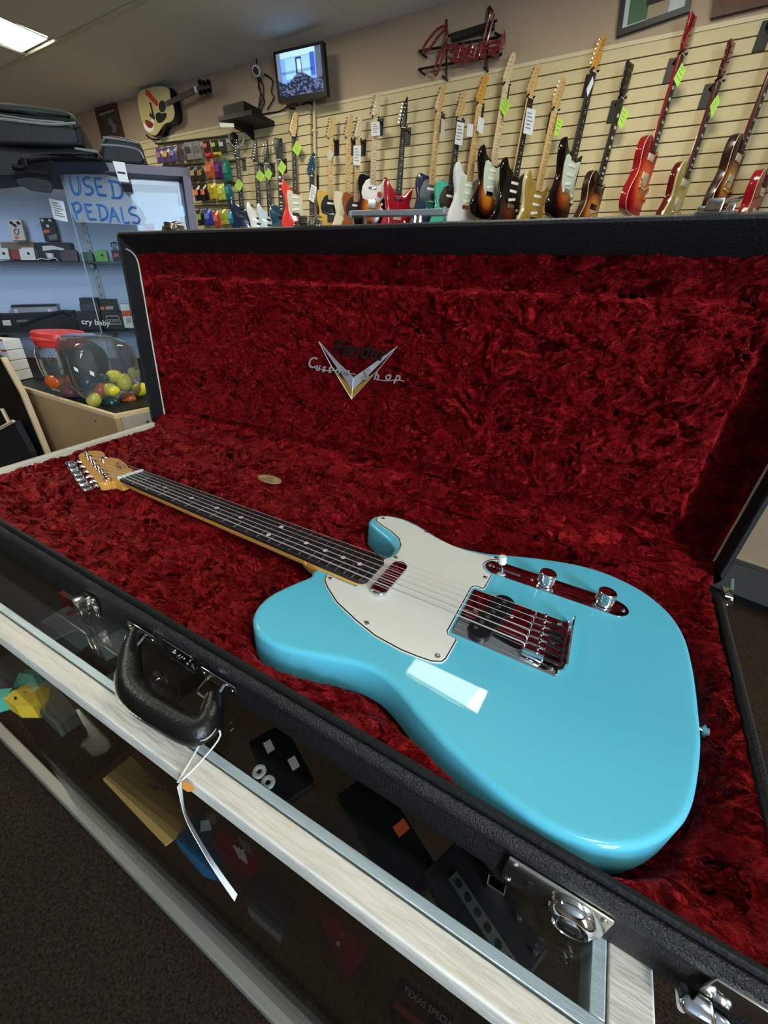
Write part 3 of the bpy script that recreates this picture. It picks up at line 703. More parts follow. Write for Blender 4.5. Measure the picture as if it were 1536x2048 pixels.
# catches along the lid's free (upper) edge
def LT(x, d, h=0): return LQ(x, 364+22*(x+265)/1122, d)+Vector((0, -.03, 1))*h
for x, f in ((-112, .8), (190, .8), (697, .62)):
    k_ = MB().rbox(LT(x, 14, 1), (56*f, 22, 3), 1, 1)
    k_.rbox(LT(x-4*f, 8, 7), (22*f, 12, 11), 1.5, 2).rbox(LT(x-20*f, 12, 4), (12*f, 16, 6), 1.5, 2).rbox(LT(x+20*f, 14, 5), (9*f, 14, 8), 1.5, 2)
    k_.tube([LT(x+10*f, 4, 11), LT(x+28*f, 3, 12), LT(x+28*f, 14, 12), LT(x+10*f, 16, 11)], 1.1, 6, closed=True)
    k_.build('lid_catch', m_nickel, lid, smooth=40)
rl = MB().rbox(LT(330, 24, 15), (146, 10, 7), 1, 1).rbox(LT(258, 24, 15), (4, 11, 8), .5, 1).rbox(LT(402, 24, 15), (4, 11, 8), .5, 1)
rl.build('lid_bar', mat('grey_bar', (150, 150, 148), .45, metal=.4), lid, smooth=40, label='grey metal bar standing on the lid top edge')
fe = MB()
for x in (282, 360, 368): fe.lathe([(3, 0), (3, 12)], LT(x, 22, 1), seg=10)
fe.build('bar_post', m_chrome, lid)
# hinge hardware at the right end
MB().rbox((863, 225, -14), (10, 24, 3), 1, 1).tube([(866, 238, -20), (866, 212, -20)], 4, 8).tube([(864, 236, 2), (868, 230, -12), (866, 214, -16)], 2, 6).rbox((862, 214, -30), (3, 20, 22), 1, 1).build('hinge', m_nickel, case)
# ---- front face fittings (plane y = -181)
YF = -181.0
def screw_f(x, z_, par, r=3): MB().lathe([(r, 0), (r*.8, 1.2), (.3, 1.8)], (x, YF-1.6, z_), axis=(0, -1, 0), seg=10).build('rivet', m_nickel, par, smooth=40)
def latch(x, z0=-40, hang=True, w=22):
    pl_ = MB().rbox((x+10, YF-.8, z0-8), (w, 2.2, 30), 1, 1).build('latch', m_nickel, case)
    MB().rbox((x+5, YF-8, z0-5), (13, 15, 22), 2, 2).build('latch_lever', m_nickel, pl_)
    MB().tube([(x+2, YF-12, z0-14), (x+4, YF-13, z0-31), (x+15, YF-11, z0-33), (x+14, YF-9, z0-13)], 1.2, 6).build('latch_bail', m_nickel, pl_)
    MB().rbox((x+18, YF-2, z0-14), (7, 4, 14), 1.5, 2).build('latch_hook', m_nickel, pl_)
    screw_f(x+19, z0-21, pl_, 2); screw_f(x+18, z0+4, pl_, 2)
latch(186, -43)
lk = MB().rbox((712, YF-.9, -49), (64, 2.4, 33), 1.2, 2).build('lock_plate', m_nickel, case)
MB().lathe([(14.5, 0), (15, 2), (14.2, 5), (11.5, 8), (10.6, 8.2), (10, 6.6), (8, 6.6), (7.4, 8.6), (5, 9.2), (.2, 9.3)], (724, YF-2, -52), axis=(0, -1, 0), seg=36).build('lock_knob', m_chrome, lk, smooth=40)
MB().rbox((724, YF-11.3, -52), (6, 1, 1.2), .2, 1).rbox((697, YF-2.2, -50), (4, 1.2, 9), .5, 1).build('keyhole', m_ink, lk)
for x, z_ in ((685, -37), (685, -61), (739, -37), (739, -61)): screw_f(x, z_, lk, 2.6)
l2 = MB().rbox((816, YF-1.5, -36), (50, 3, 22), 1.2, 2).build('end_latch', m_nickel, case)
MB().rbox((790, YF-9, -50), (18, 14, 10), 4, 3).rbox((802, YF-7, -54), (12, 9, 9), 3, 2).build('latch_lever', m_chrome, l2); screw_f(797, -33, l2, 3)
# maker's badge
bq = MB()
bo = [(330, -30), (370, -30), (373, -33), (373, -50), (369, -55), (337, -55), (331, -42)]
bdg = MB().prism([(x, YF-.6, z_) for x, z_ in bo], (0, -1.2, 0)).build('maker_badge', mat('black_badge', (10, 10, 11), .2), case, smooth=0)
MB().tube([(x, YF-2, z_) for x, z_ in bo], .9, 6, closed=True).build('badge_rim', m_chrome, bdg)
text('badge_script', 'Fender', m_chrome, bdg, (336, YF-2.2, -48), (1, 0, 0), (0, 0, 1), 15, .5, .35)
# handle on two hinged brackets
for x0 in (289, 405):
    b_ = MB().rbox((x0, YF-1, -44), (46, 2.4, 13), 1.2, 2).build('handle_plate', m_nickel, case)
    screw_f(x0-19, -44, b_, 2.4); screw_f(x0+19, -44, b_, 2.4)
    MB().tube([(x0-10, YF-2, -42), (x0-11, YF-14, -47), (x0-10, YF-17, -50), (x0+8, YF-17, -50), (x0+10, YF-14, -47), (x0+9, YF-2, -42)], 1.5, 6).build('handle_loop', m_chrome, b_)
hp = [tuple(onz(u, v, z_)) for u, v, z_ in ((272, 1262, -46), (264, 1290, -51), (259, 1335, -53.5), (262, 1375, -53.5), (290, 1408, -53.5), (338, 1438, -53.5), (380, 1460, -53.5), (405, 1458, -53), (421, 1435, -52), (427, 1405, -50), (428, 1385, -47))]
hc = crom(hp, 4, False); nn = len(hc)
hr = [6.5+5.5*min(1, math.sin(math.pi*i/(nn-1))*1.5) for i in range(nn)]
han = MB().tube(hc, hr, 14)
hd_ = han.build('handle', m_leather, case, smooth=60)
stp = []
for i in range(2, nn-2):
    q = hc[i]; c_ = Vector((350, -195, q.z)); o_ = (q-c_); o_.z = 0; o_.normalize(); stp.append(q+o_*(hr[i]+.2)+Vector((0, 0, 2)))
sti = MB()
for i in range(len(stp)-1):
    for k in range(2):
        a1_ = stp[i].lerp(stp[i+1], k/2+.05); b1_ = stp[i].lerp(stp[i+1], k/2+.4); sti.tube([a1_, b1_], .75, 5)
sti.build('stitching', m_cream, hd_)
# ================================================================== price tag hanging from the handle
t = thing('price_tag', 'folded white paper tag on a white string draped over the counter edge', 'tag', (420, -205, -60))
q1 = onz(355, 1565, -64.5); q2 = onz(400, 1488, -63.5)
MB().tube(crom([(421, -200, -44), (424, -206, -50), (425, -214, -58), tuple(q2), tuple(q1)], 5, False), .85, 6).build('string', m_white, t)
MB().tube(crom([(415, -199, -44), (424, -212, -52), tuple(onz(441, 1470, -62)), tuple(onz(395, 1530, -64.8)), tuple(q1+Vector((1, .5, 0)))], 5, False), .8, 6).build('string', m_white, t)
yt = -259
e1_, e2_, e3_, e4_, e5_ = [ony(u, v, yt) for u, v in ((356, 1572), (368, 1632), (392, 1680), (428, 1740), (470, 1800))]
pp = crom([e1_, e2_, e3_, e4_, e5_], 4, False)
tg = MB(); vs = []; 
for i, q in enumerate(pp):
    w_ = 7*min(1, i/5)*min(1, (len(pp)-1-i)/7+.1); vs += [q+Vector((-w_*.5, 3, 2)), q+Vector((w_*.5, -1, 0)), q+Vector((w_*.5, -.5, 0)), q+Vector((-w_*.5, 3.6, 2))]
m4 = len(pp); fs = [(i*4+k, i*4+(k+1) % 4, (i+1)*4+(k+1) % 4, (i+1)*4+k) for i in range(m4-1) for k in range(4)]
tg.add(vs, fs).build('paper', m_white, t, smooth=40)
# ================================================================== display counter under the case
def glass_mat(name, tint=(1, 1, 1), refl=1.0, haze=0):
    m = bpy.data.materials.new(name); m.use_nodes = True; nt = m.node_tree; nt.nodes.remove(nt.nodes['Principled BSDF'])
    o = nt.nodes['Material Output']; tr = nt.nodes.new('ShaderNodeBsdfTransparent'); tr.inputs[0].default_value = (*tint, 1)
    gl = nt.nodes.new('ShaderNodeBsdfGlossy'); gl.inputs['Roughness'].default_value = .02
    fr = nt.nodes.new('ShaderNodeFresnel'); fr.inputs[0].default_value = 1.45; ml = nt.nodes.new('ShaderNodeMath'); ml.operation = 'MULTIPLY'; ml.inputs[1].default_value = refl
    mx = nt.nodes.new('ShaderNodeMixShader'); nt.links.new(fr.outputs[0], ml.inputs[0]); nt.links.new(ml.outputs[0], mx.inputs[0])
    nt.links.new(tr.outputs[0], mx.inputs[1]); nt.links.new(gl.outputs[0], mx.inputs[2]); nt.links.new(mx.outputs[0], o.inputs[0])
    if haze:
        df = nt.nodes.new('ShaderNodeBsdfDiffuse'); df.inputs[0].default_value = (.8, .84, .86, 1); m2 = nt.nodes.new('ShaderNodeMixShader'); m2.inputs[0].default_value = haze
        nt.links.new(mx.outputs[0], m2.inputs[1]); nt.links.new(df.outputs[0], m2.inputs[2]); nt.links.new(m2.outputs[0], o.inputs[0])
    return m
m_glass = glass_mat('clear_glass', (.94, .96, .95), .35)
m_shg = glass_mat('shelf_glass', (.95, .96, .95), .06)
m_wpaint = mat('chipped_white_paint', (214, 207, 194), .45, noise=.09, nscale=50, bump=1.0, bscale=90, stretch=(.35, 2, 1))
m_wpaint2 = mat('off_white_paint', (176, 164, 152), .55, noise=.12, nscale=18, bump=.5, bscale=60)  # browner off-white for the strip under the front rail
m_alutrim = mat('brushed_trim', (178, 192, 196), .38, metal=.35, noise=.12, nscale=60, stretch=(.3, 4, 1), bump=.2, bscale=400)
m_rail = mat('grey_base_rail', (138, 136, 126), .45, metal=.2, noise=.06, nscale=8)
m_deck = carpet_mat('counter_deck', (70, 52, 36), (104, 82, 58))
CS = .02
def CY(x, y): return Vector((x, y+CS*(x-450), 0))
cnt = thing('display_counter', 'glass topped display counter with chipped white wooden edge under the guitar case', 'counter', (200, 150, -1000))
X0c, X1c = -290, 750
def cbox(x0, x1, y0, y1, z0, z1, m, name, smooth=0, par=cnt, kind=None, r=0):
    mb = MB()
    if r:
        P = [CY(x0, y0), CY(x1, y0), CY(x1, y1), CY(x0, y1)]; mb.rprism([(q.x, q.y) for q in P], z0, z1, r, 3)
    else: mb.prism([CY(x0, y0)+Vector((0, 0, z0)), CY(x1, y0)+Vector((0, 0, z0)), CY(x1, y1)+Vector((0, 0, z0)), CY(x0, y1)+Vector((0, 0, z0))], (0, 0, z1-z0))
    return mb.build(name, m, par, smooth=smooth, kind=kind)
fr_ = cbox(X0c, 776, -248.5, -230, -88, -66, m_wpaint, 'front_rail', 40, r=3)
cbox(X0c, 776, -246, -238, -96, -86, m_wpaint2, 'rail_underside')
cbox(751, 776, -229.6, 640, -88, -66.3, m_wpaint, 'end_rail', 40, r=2)
ch = [onz(u, v, -66) for u, v in ((362, 1568), (372, 1562), (386, 1571), (389, 1582), (376, 1584), (366, 1578))]
MB().prism(ch, (0, 0, .5)).build('bare_wood_chip', mat('bare_wood', (212, 146, 66), .6), cnt, smooth=0, label='bare orange wood where the white paint chipped off')
cbox(X0c, 750, -229, -222, -92, -67, m_alutrim, 'edge_trim', 40, r=1); cbox(741.5, 750, -222, 640, -92, -67, m_alutrim, 'edge_trim', 40, r=1)
cbox(X0c, 742, -222.5, 640, -76, -70, m_glass, 'glass_top')
MB().prism([(X0c, -219, -955), (766, -219, -955), (766, -214, -955), (X0c, -214, -955)], (0, 0, 868)).build('front_glass', glass_mat('front_glass_pane', (.86, .88, .87), .6), cnt, smooth=0)
cbox(764, 769, -233, 640, -955, -88, m_glass, 'end_glass')
MB().rprism([(-700, -234), (776, -238), (776, -208), (-700, -210)], -995, -950, 4, 3).build('base_rail', m_rail, cnt, smooth=30)
cbox(X0c, 760, -170, 640, -985, -950, m_deck, 'deck')
cbox(X0c, 770, 632, 646, -950, -90, mat('counter_back', (26, 24, 22), .7), 'back_panel')
cbox(X0c, 736, -172, 630, -268, -262, m_shg, 'glass_shelf'); MB().prism([(X0c, -208, -476), (760, -208, -476), (760, 630, -476), (X0c, 630, -476)], (0, 0, 6)).build('glass_shelf', m_shg, cnt, smooth=0)
# ---- stock on the glass shelf
ZS = -261.5
m_pgrey = mat('grey_card', (126, 126, 120), .6, noise=.05, nscale=20)
m_dgrey = mat('dark_grey_card', (52, 52, 52), .6)
m_redc = mat('red_card', (150, 34, 34), .5); m_bluec = mat('blue_card', (30, 54, 116), .5)
m_kraft = mat('kraft_card', (146, 116, 64), .7, noise=.06, nscale=14)
def item(name, label, cat, x, y_, w, d, h, m, ang=0, z0=ZS, group=None, r=1):
    y = y_
    R = Matrix.Rotation(math.radians(ang), 3, 'Z')
    t = thing(name, label, cat, (x, y, z0), group)
    MB().rbox((x, y, z0+h/2), (w, d, h), r, 1, rot=R).build('box', m, t); return t, R
for (x, y, lab, z0, wh) in ((-62, -96, 'red and blue carton with white upside-down lettering, nearer of the two under the glass', ZS, 'near'), (-62, -58, 'red and blue carton with white upside-down lettering, farther of the two beside the latch', ZS, 'far')):
    t, R = item('carton', lab, 'box', x, y, 118, 36, 34, m_redc, 4, z0, 'red and blue cartons under the counter glass')
    MB().rbox((x+4, y, z0+34.4), (66, 35, 1), .2, 1, rot=R).build('blue_label', m_bluec, t)
    text('carton_print', 'Mullard', m_white, t, Vector((x+34, y+9, z0+35.2)), (-1, -.07, 0), (.07, -1, 0), 19, .15, .3)
for i, (x, y, w, d, h, a, m, lab) in enumerate(((-24, -150, 72, 52, 40, 6, m_pgrey, 'grey card box with a red sticker under the glass beside the latch'), (34, -116, 78, 56, 46, -8, m_pgrey, 'grey card box with a red sticker under the glass left of the case handle'), (10, -64, 70, 46, 60, 3, m_dgrey, 'dark grey box behind the grey boxes below the latch'))):
    t, R = item('card_box', lab, 'box', x, y, w, d, h, m, a)
    if i < 2: MB().lathe([(7, 0), (7, .5)], (x-14, y+14, ZS+h), seg=9).build('red_sticker', m_redc, t)
# stock on the lower shelf, seen through the front glass
m_bluep = mat('blue_pack', (28, 70, 98), .3); m_redp = mat('red_pack', (138, 24, 34), .3); m_pinkp = mat('pink_pack', (140, 32, 54), .35); m_bag = mat('black_bag', (16, 16, 17), .18, bump=.6, bscale=60)
mBP = mat('brown_print', (70, 44, 26), .7)
ZL = -469.5
def flat(name, label, cat, px, zt, m, part, th=None):
    """a low object on the lower shelf whose top outline is seen at px"""
    q = [onz(u, v, zt) for u, v in px]; c = sum(q, Vector((0, 0, 0)))/len(q)
    t = thing(name, label, cat, (c.x, c.y, ZL)); h_ = th or (zt-ZL)
    MB().prism(q, (0, 0, -h_)).build(part, m, t, smooth=0); return t
def onflat(t, px, zt, m, name): MB().prism([onz(u, v, zt+.3) for u, v in px], (0, 0, .5)).build(name, m, t, smooth=0)
flat('card_box', 'dark flat box seen through the front glass at the left edge', 'box', [(-30, 1330), (40, 1300), (76, 1352), (0, 1392)], ZL+30, m_dgrey, 'box')
t = flat('card_box', 'plain grey box seen through the front glass behind the yellow tag', 'box', [(60, 1400), (96, 1352), (154, 1424), (112, 1452)], ZL+34, m_pgrey, 'box')
t = flat('cardboard_sheet', 'tan cardboard sheet with faint printing behind the front glass below the handle', 'cardboard', [(205, 1558), (262, 1512), (352, 1600), (398, 1640), (330, 1690)], ZL+5, m_kraft, 'sheet')
a_, b_ = onz(284, 1540, ZL+5.4), onz(342, 1600, ZL+5.4); text('sheet_print', 'COLLECTION', mBP, t, a_, b_-a_, ray(300, 1500)-ray(270, 1530), 17, .1)
onflat(t, [(296, 1566), (330, 1580), (308, 1580)], ZL+5, mBP, 'sheet_emblem')
t = flat('string_pack', 'blue packet standing behind the front glass next to the red packet', 'packet', [(352, 1680), (394, 1628), (432, 1660), (440, 1752), (400, 1738)], ZL+24, m_bluep, 'packet')
onflat(t, [(402, 1642), (418, 1640), (424, 1660), (400, 1664)], ZL+24, m_white, 'white_square')
t = flat('string_pack', 'red packet with white lettering behind the front glass', 'packet', [(420, 1690), (440, 1660), (520, 1722), (492, 1756)], ZL+30, m_redp, 'packet')
for k in range(3): onflat(t, [(466+8*k, 1692+4*k), (470+8*k, 1690+4*k), (484+6*k, 1716+5*k), (479+6*k, 1718+5*k)], ZL+30, m_white, 'print_line')
flat('parts_bag', 'dark clear bag of parts behind the front glass right of the red packet', 'bag', [(480, 1770), (530, 1740), (590, 1800), (560, 1880), (500, 1830)], ZL+14, mat('grey_bag', (58, 54, 54), .2, bump=.8, bscale=50), 'bag')
t = flat('felt_bag', 'pointed magenta packet behind the front glass under the chipped edge', 'packet', [(630, 1815), (672, 1838), (738, 1900), (690, 1956)], ZL+14, m_pinkp, 'packet')
onflat(t, [(672, 1884), (678, 1882), (680, 1890), (674, 1892)], ZL+14, m_white, 'spot')
t = flat('pickup_box', 'black box with red stripe and faded lettering behind the front glass near the counter corner', 'box', [(784, 1996), (800, 1952), (912, 2030), (880, 2090), (790, 2040)], ZL+40, mat('black_card', (30, 28, 28), .5), 'box')
onflat(t, [(784, 2012), (796, 2004), (850, 2048), (838, 2060)], ZL+40, mat('dull_red', (150, 54, 44), .6), 'red_stripe')
a_, b_ = onz(806, 1984, ZL+40.4), onz(884, 2044, ZL+40.4); text('box_print', 'TEXAS SPECIAL', mat('grey_print', (170, 166, 160), .6), t, a_, b_-a_, ray(840, 1960)-ray(815, 1990), 9.5, .1)
t = flat('yellow_tag', 'yellow notched card tag behind the front glass at the left edge', 'tag', [(6, 1396), (28, 1380), (84, 1372), (102, 1378), (98, 1398), (84, 1412), (30, 1412)], ZL+36, mat('yellow_card', (206, 172, 46), .6), 'card', th=36)
onflat(t, [(28, 1394), (33, 1393), (34, 1399), (29, 1400)], ZL+36, m_ink, 'hole')
flat('tag_card', 'teal card edge beside the yellow tag at the left edge', 'tag', [(-20, 1380), (24, 1376), (14, 1392), (-20, 1402)], ZL+37, mat('teal_card', (74, 158, 134), .6), 'card', th=37)
t, R = item('parts_bag', 'black bag of small parts with white washers under the glass by the counter trim', 'bag', 420, -130, 96, 50, 14, m_bag, -25)
for k, (dx, dy) in enumerate(((-14, -24), (4, -28))): MB().tube([(420+dx+6*math.cos(a), -130+dy+6*math.sin(a), ZS+15) for a in [j*math.pi/6 for j in range(12)]], 3, 6, closed=True).build('washer', m_white, t)
for dx, dy in ((-26, 6), (16, 6)): MB().box((420+dx, -130+dy, ZS+14.6), (16, 10, .6), R).build('label', mat('label_grey', (178, 178, 176), .6), t, smooth=0)
t, R = item('parts_bag', 'long black bag with an orange sticker under the glass below the lock', 'bag', 575, -128, 130, 56, 12, m_bag, -26)
MB().box((588, -116, ZS+12.6), (12, 16, .6), R).build('orange_sticker', mat('orange_sticker', (196, 76, 40), .5), t, smooth=0)
t = thing('bridge_part', 'perforated grey metal strip and small chrome pieces under the glass near the corner', 'part', (690, -140, ZS))
d_ = Vector((.9, -.44, 0)).normalized(); n_ = Vector((.44, .9, 0)).normalized(); o_ = Vector((692, -150, ZS+26))
MB().rprism([((o_+d_*a+n_*b).x, (o_+d_*a+n_*b).y) for a, b in ((-42, -6), (42, -6), (42, 6), (-42, 6))], ZS+25, ZS+27, .5, 1).build('strip', mat('grey_strip', (104, 108, 104), .4, metal=.5), t)
for k in range(6): MB().lathe([(3.6, 0), (3.6, .6)], o_+d_*(-33+13*k)+Vector((0, 0, 1)), seg=10).build('hole', m_ink, t)
MB().rbox(o_+Vector((4, 30, 2)), (18, 10, 16), 1, 1).rbox(o_+Vector((30, 18, 0)), (4, 4, 14), 1, 1).rbox(o_+Vector((48, 2, 0)), (4, 4, 14), 1, 1).build('chrome_piece', m_chrome, t)
MB().rbox((690, -140, ZS+12), (110, 60, 24), 2, 1, rot=Matrix.Rotation(-.45, 3, 'Z')).build('black_pad', m_black, t)
# ================================================================== left: pedal showcase, MDF cabinet, jars, cases
m_board = mat('pale_blue_board', (194, 210, 238), .7, noise=.03, nscale=3)
m_purple = mat('mauve_frame', (112, 98, 112), .45, noise=.05, nscale=10)
m_brown = mat('dark_brown_laminate', (84, 66, 60), .55)
m_mdf = mat('mdf', (190, 154, 108), .75, noise=.05, nscale=12, bump=.1, bscale=400)
m_mdfedge = mat('pale_wood_edge', (232, 202, 156), .6)
m_lam = mat('grey_wood_laminate', (184, 168, 152), .55, noise=.1, nscale=14, stretch=(1.5, 8, 1))
m_case = mat('black_nylon', (5, 5, 7), .55, bump=.4, bscale=120)
m_caseg = mat('grey_green_nylon', (46, 50, 42), .55, bump=.3, bscale=160)
m_piping = mat('grey_piping', (140, 142, 140), .35)
def slab(px, off, th, m, name, par, smooth=0, **k):
    return MB().prism([pl(u, v, off) for u, v in px], PN*th).build(name, m, par, smooth=smooth, **k)
def pfr(u, v, off):          # local frame on the partition: origin plus right / up
    o = pl(u, v, off); x = (pl(u+20, v+1.2, off)-o).normalized(); y = Vector((0, 0, 1)); return o, x, y
def pbox(u0, v0, u1, v1, off, depth, m, name, par, r=2, lean=.22):
    """box whose front face fills the picture area u0..u1, v0..v1 on the plane off, going back by depth"""
    a, b, c, d = pl(u0+lean*(v1-v1), v1, off), pl(u1, v1, off), pl(u1-lean*(v1-v0), v0, off), pl(u0-lean*(v1-v0), v0, off)
    return MB().prism([a, b, c, d], PN*depth).build(name, m, par, smooth=0)
show = thing('pedal_showcase', 'tall glass fronted showcase of used effects pedals with a pale blue back board', 'showcase', Vector((pl(200, 640).x, pl(200, 640).y, -106)))
_a, _b = pl(-260, 300), pl(366, 345); _c2 = pl(440, 700)
MB().prism([_a, _b, pl(396, 470), _c2, Vector((_c2.x, _c2.y, -106)), Vector((_a.x, _a.y, -106))], PN*20).build('back_board', m_board, show, smooth=0)
slab([(96, 317), (113, 318), (378, 336), (381, 354), (350, 352), (113, 336), (96, 335)], 390, 150, m_purple, 'frame_top', show)
slab([(363, 336), (378, 336), (398, 470), (440, 700), (425, 700), (382, 470)], 390, 150, m_purple, 'frame_post', show)
slab([(-200, 314), (113, 336), (350, 353), (354, 372), (113, 362), (-200, 340)], 235, 200, m_brown, 'head_board', show)
slab([(352, 353), (366, 352), (384, 470), (430, 700), (414, 700), (370, 470)], 235, 200, mat('grey_reveal', (120, 124, 136), .4), 'side_reveal', show)
MB().tube([pl(110, 342, 242), pl(340, 356, 242)], 5, 8).build('added_tube', mat('added_tube_glow', (206, 226, 255), .4, emit=90), show)  # glowing tube added under the head board to brighten the back board
MB().tube([pl(362, 400, 300), pl(376, 470, 300), pl(412, 700, 300)], 4, 8).build('clip_rail', m_chrome, show)
slab([(357, 412), (367, 411), (371, 432), (360, 433)], 310, 6, mat('sky_blue_clip', (110, 196, 232), .4), 'blue_clip', show)
pane = slab([(113, 320), (352, 338), (376, 470), (420, 740), (222, 740)], 330, 6, m_glass, 'glass_pane', show)
MB().tube([pl(113, 320, 332), pl(160, 495, 332), pl(222, 740, 332)], 2.2, 6).build('pane_edge', mat('glass_edge', (176, 200, 200), .2), pane)
# lettered film stuck to the pane
m_film = mat('milky_film', (214, 224, 236), .3, alpha=.28)
fl = slab(crom([(u, v, 0) for u, v in ((124, 346), (150, 340), (232, 352), (246, 362), (250, 385), (285, 420), (292, 436), (284, 448), (250, 452), (232, 446), (170, 444), (150, 442), (140, 420), (130, 385))], 3) and [(124, 346), (150, 340), (200, 346), (240, 356), (248, 384), (285, 420), (292, 438), (284, 450), (232, 448), (152, 444), (140, 420), (130, 385)], 336, 3, m_film, 'lettered_film', show)
m_marker = mat('blue_marker', (74, 132, 206), .5)
def marker(strokes, par, off=340, w=4.4):
    mb = MB()
    for st in strokes: mb.tube(crom([tuple(pl(u, v, off)) for u, v in st], 4, False) if len(st) > 2 else [pl(u, v, off) for u, v in st], w, 6)
    return mb
def letters(name, ls):
    for st in ls: marker(st, None).build(name, m_marker, fl, smooth=60)
ZX = lambda x, y: (100+x/4.8, 300+y/4.8)
def zs(*l): return [ZX(*q) for q in l]
letters('marker_letter', [
 [zs((180, 245), (200, 330), (222, 400), (255, 425), (285, 400), (282, 330), (262, 255))],
 [zs((385, 270), (345, 265), (318, 300), (345, 340), (395, 360), (410, 400), (380, 428), (335, 418))],
 [zs((425, 270), (440, 340), (465, 430)), zs((425, 272), (492, 276)), zs((445, 350), (500, 350)), zs((465, 430), (545, 438))],
 [zs((585, 300), (600, 370), (612, 455)), zs((560, 300), (640, 305), (690, 360), (690, 430), (660, 460), (590, 455))],
 [zs((215, 515), (235, 580), (265, 670)), zs((205, 525), (260, 505), (298, 540), (285, 585), (240, 600))],
 [zs((330, 520), (350, 580), (375, 665)), zs((330, 522), (400, 525)), zs((348, 590), (400, 590)), zs((375, 663), (445, 665))],
 [zs((462, 525), (475, 590), (490, 672)), zs((445, 525), (520, 540), (552, 600), (540, 655), (480, 672))],
 [zs((575, 700), (590, 620), (600, 550)), zs((600, 550), (635, 620), (670, 695)), zs((585, 632), (645, 632))],
 [zs((680, 550), (695, 620), (712, 700)), zs((712, 700), (770, 695))],
 [zs((830, 560), (790, 548), (760, 575), (775, 612), (830, 630), (860, 665), (840, 700), (790, 690))]])
# slotted standards and shelves
m_std = mat('grey_standard', (120, 120, 122), .4, metal=.6)
def standard(px):
    s_ = slab(px, 24, 22, m_std, 'shelf_standard', show)
    (a, b, c, d) = px
    for k in range(9):
        t0, t1 = (k+.3)/9, (k+.62)/9
        L = lambda p, q, t: (p[0]+(q[0]-p[0])*t, p[1]+(q[1]-p[1])*t)
        e = [L(L(a, d, t0), L(b, c, t0), .4), L(L(a, d, t0), L(b, c, t0), .62), L(L(a, d, t1), L(b, c, t1), .62), L(L(a, d, t1), L(b, c, t1), .4)]
        slab(e, 25.5, 2, m_ink, 'slot', s_)
standard([(160, 440), (168, 440), (211, 600), (201, 600)]); standard([(217, 655), (229, 655), (255, 760), (243, 760)])
standard([(2, 670), (14, 668), (26, 720), (14, 722)])
m_shelf = mat('dark_glass_shelf', (70, 76, 80), .15)
def shelf(px0, px1, name='shelf'):
    a, b = pl(*px0, 215), pl(*px1, 215)
    return MB().prism([a, b, b+Vector((0, 0, -7)), a+Vector((0, 0, -7))], PN*212).build(name, m_shelf, show, smooth=0)
shelf((-120, 521), (300, 524)); shelf((-120, 668), (330, 660))
for u, v in ((182, 533), (222, 668)): pbox(u-3, v-4, u+6, v+3, 120, 110, m_std, 'shelf_bracket', show)
# --- stock on the upper shelf
def pt(name, label, cat, u, v, off, group=None): return thing(name, label, cat, pl(u, v, off), group)
def pedal(label, u0, v0, u1, v1, off, depth, m, knobs, mk, group, extra=None, lean=.25):
    t = pt('effects_pedal', label, 'pedal', (u0+u1)/2, v1, off, group)
    pbox(u0, v0, u1, v1, off, depth, m, 'housing', t, lean=lean)
    for (ku, kv) in knobs:
        c = pl(ku, kv, off); MB().lathe([(6, 0), (5.5, 8), (.5, 8.4)], c, axis=-PN, seg=12).build('knob', mk, t)
    return t
m_wht = mat('white_enamel', (222, 222, 218), .4); m_cardb = mat('brown_carton', (146, 122, 98), .7); m_beigep = mat('beige_enamel', (214, 204, 190), .4)
PG_ = 'effects pedals in the showcase'
t = pedal('beige effects pedal with two dark knobs leaning on the carton, upper left of the showcase', 24, 439, 52, 481, 150, 42, m_beigep, [(23, 446), (37, 446), (30, 451)], m_ink, PG_)
slab([(29, 473), (37, 472), (38, 478), (31, 479)], 151, 1.5, mat('coral', (224, 106, 76), .5), 'coral_print', t); MB().tube([pl(u, v, 151) for u, v in ((28, 462), (31, 458), (37, 459), (38, 466), (33, 470), (30, 467))], 1.6, 5, closed=True).build('face_print', m_ink, t)
t = pedal('black effects pedal with three white knobs and orange stripe leaning behind the glass edge', 90, 436, 117, 482, 150, 42, m_black, [(85, 441), (100, 441), (96, 452)], m_wht, PG_)
slab([(86, 460), (98, 459), (99, 465), (88, 466)], 151, 1.5, mat('orange_print', (226, 104, 66), .5), 'orange_stripe', t); slab([(96, 472), (113, 468), (115, 478), (100, 480)], 151, 1.5, mat('grey_green_print', (96, 112, 104), .5), 'face_print', t)
t = pt('carton', 'brown cardboard carton lying on the upper shelf behind the white boxes', 'box', 35, 520, 90); pbox(8, 484, 74, 519, 60, 55, m_cardb, 'box', t)
t = pt('pedal_carton', 'black carton with white splash print on the upper showcase shelf', 'box', 112, 520, 130); pbox(80, 485, 148, 520, 130, 90, m_black, 'box', t)
slab([(84, 492), (104, 491), (128, 497), (128, 501), (108, 499), (86, 502)], 131, 1, m_wht, 'splash_print', t)
def fbox(label, u0, v0, u1, v1, m, mk=None):
    t = pt('pedal_box', label, 'pedal', (u0+u1)/2, v1, 190, PG_); pbox(u0, v0, u1, v1, 190, 60, m, 'housing', t)
    pbox(u0+2, v0-3, u1-4, v0+4, 170, 40, m, 'top_panel', t)
    if mk: c = pl((u0+u1)/2, (v0+v1)/2-2, 190); MB().tube([c, c-PN*7], 5, 8).build('jack_socket', mk, t)
fbox('white effects pedal at the far left of the upper shelf', -4, 499, 20, 519, m_wht, m_ink)
fbox('red effects pedal between the two white ones on the upper shelf', 25, 502, 41, 519, mat('red_enamel', (150, 44, 40), .4))
fbox('white effects pedal in front of the brown carton on the upper shelf', 42, 498, 72, 520, m_wht, m_ink)
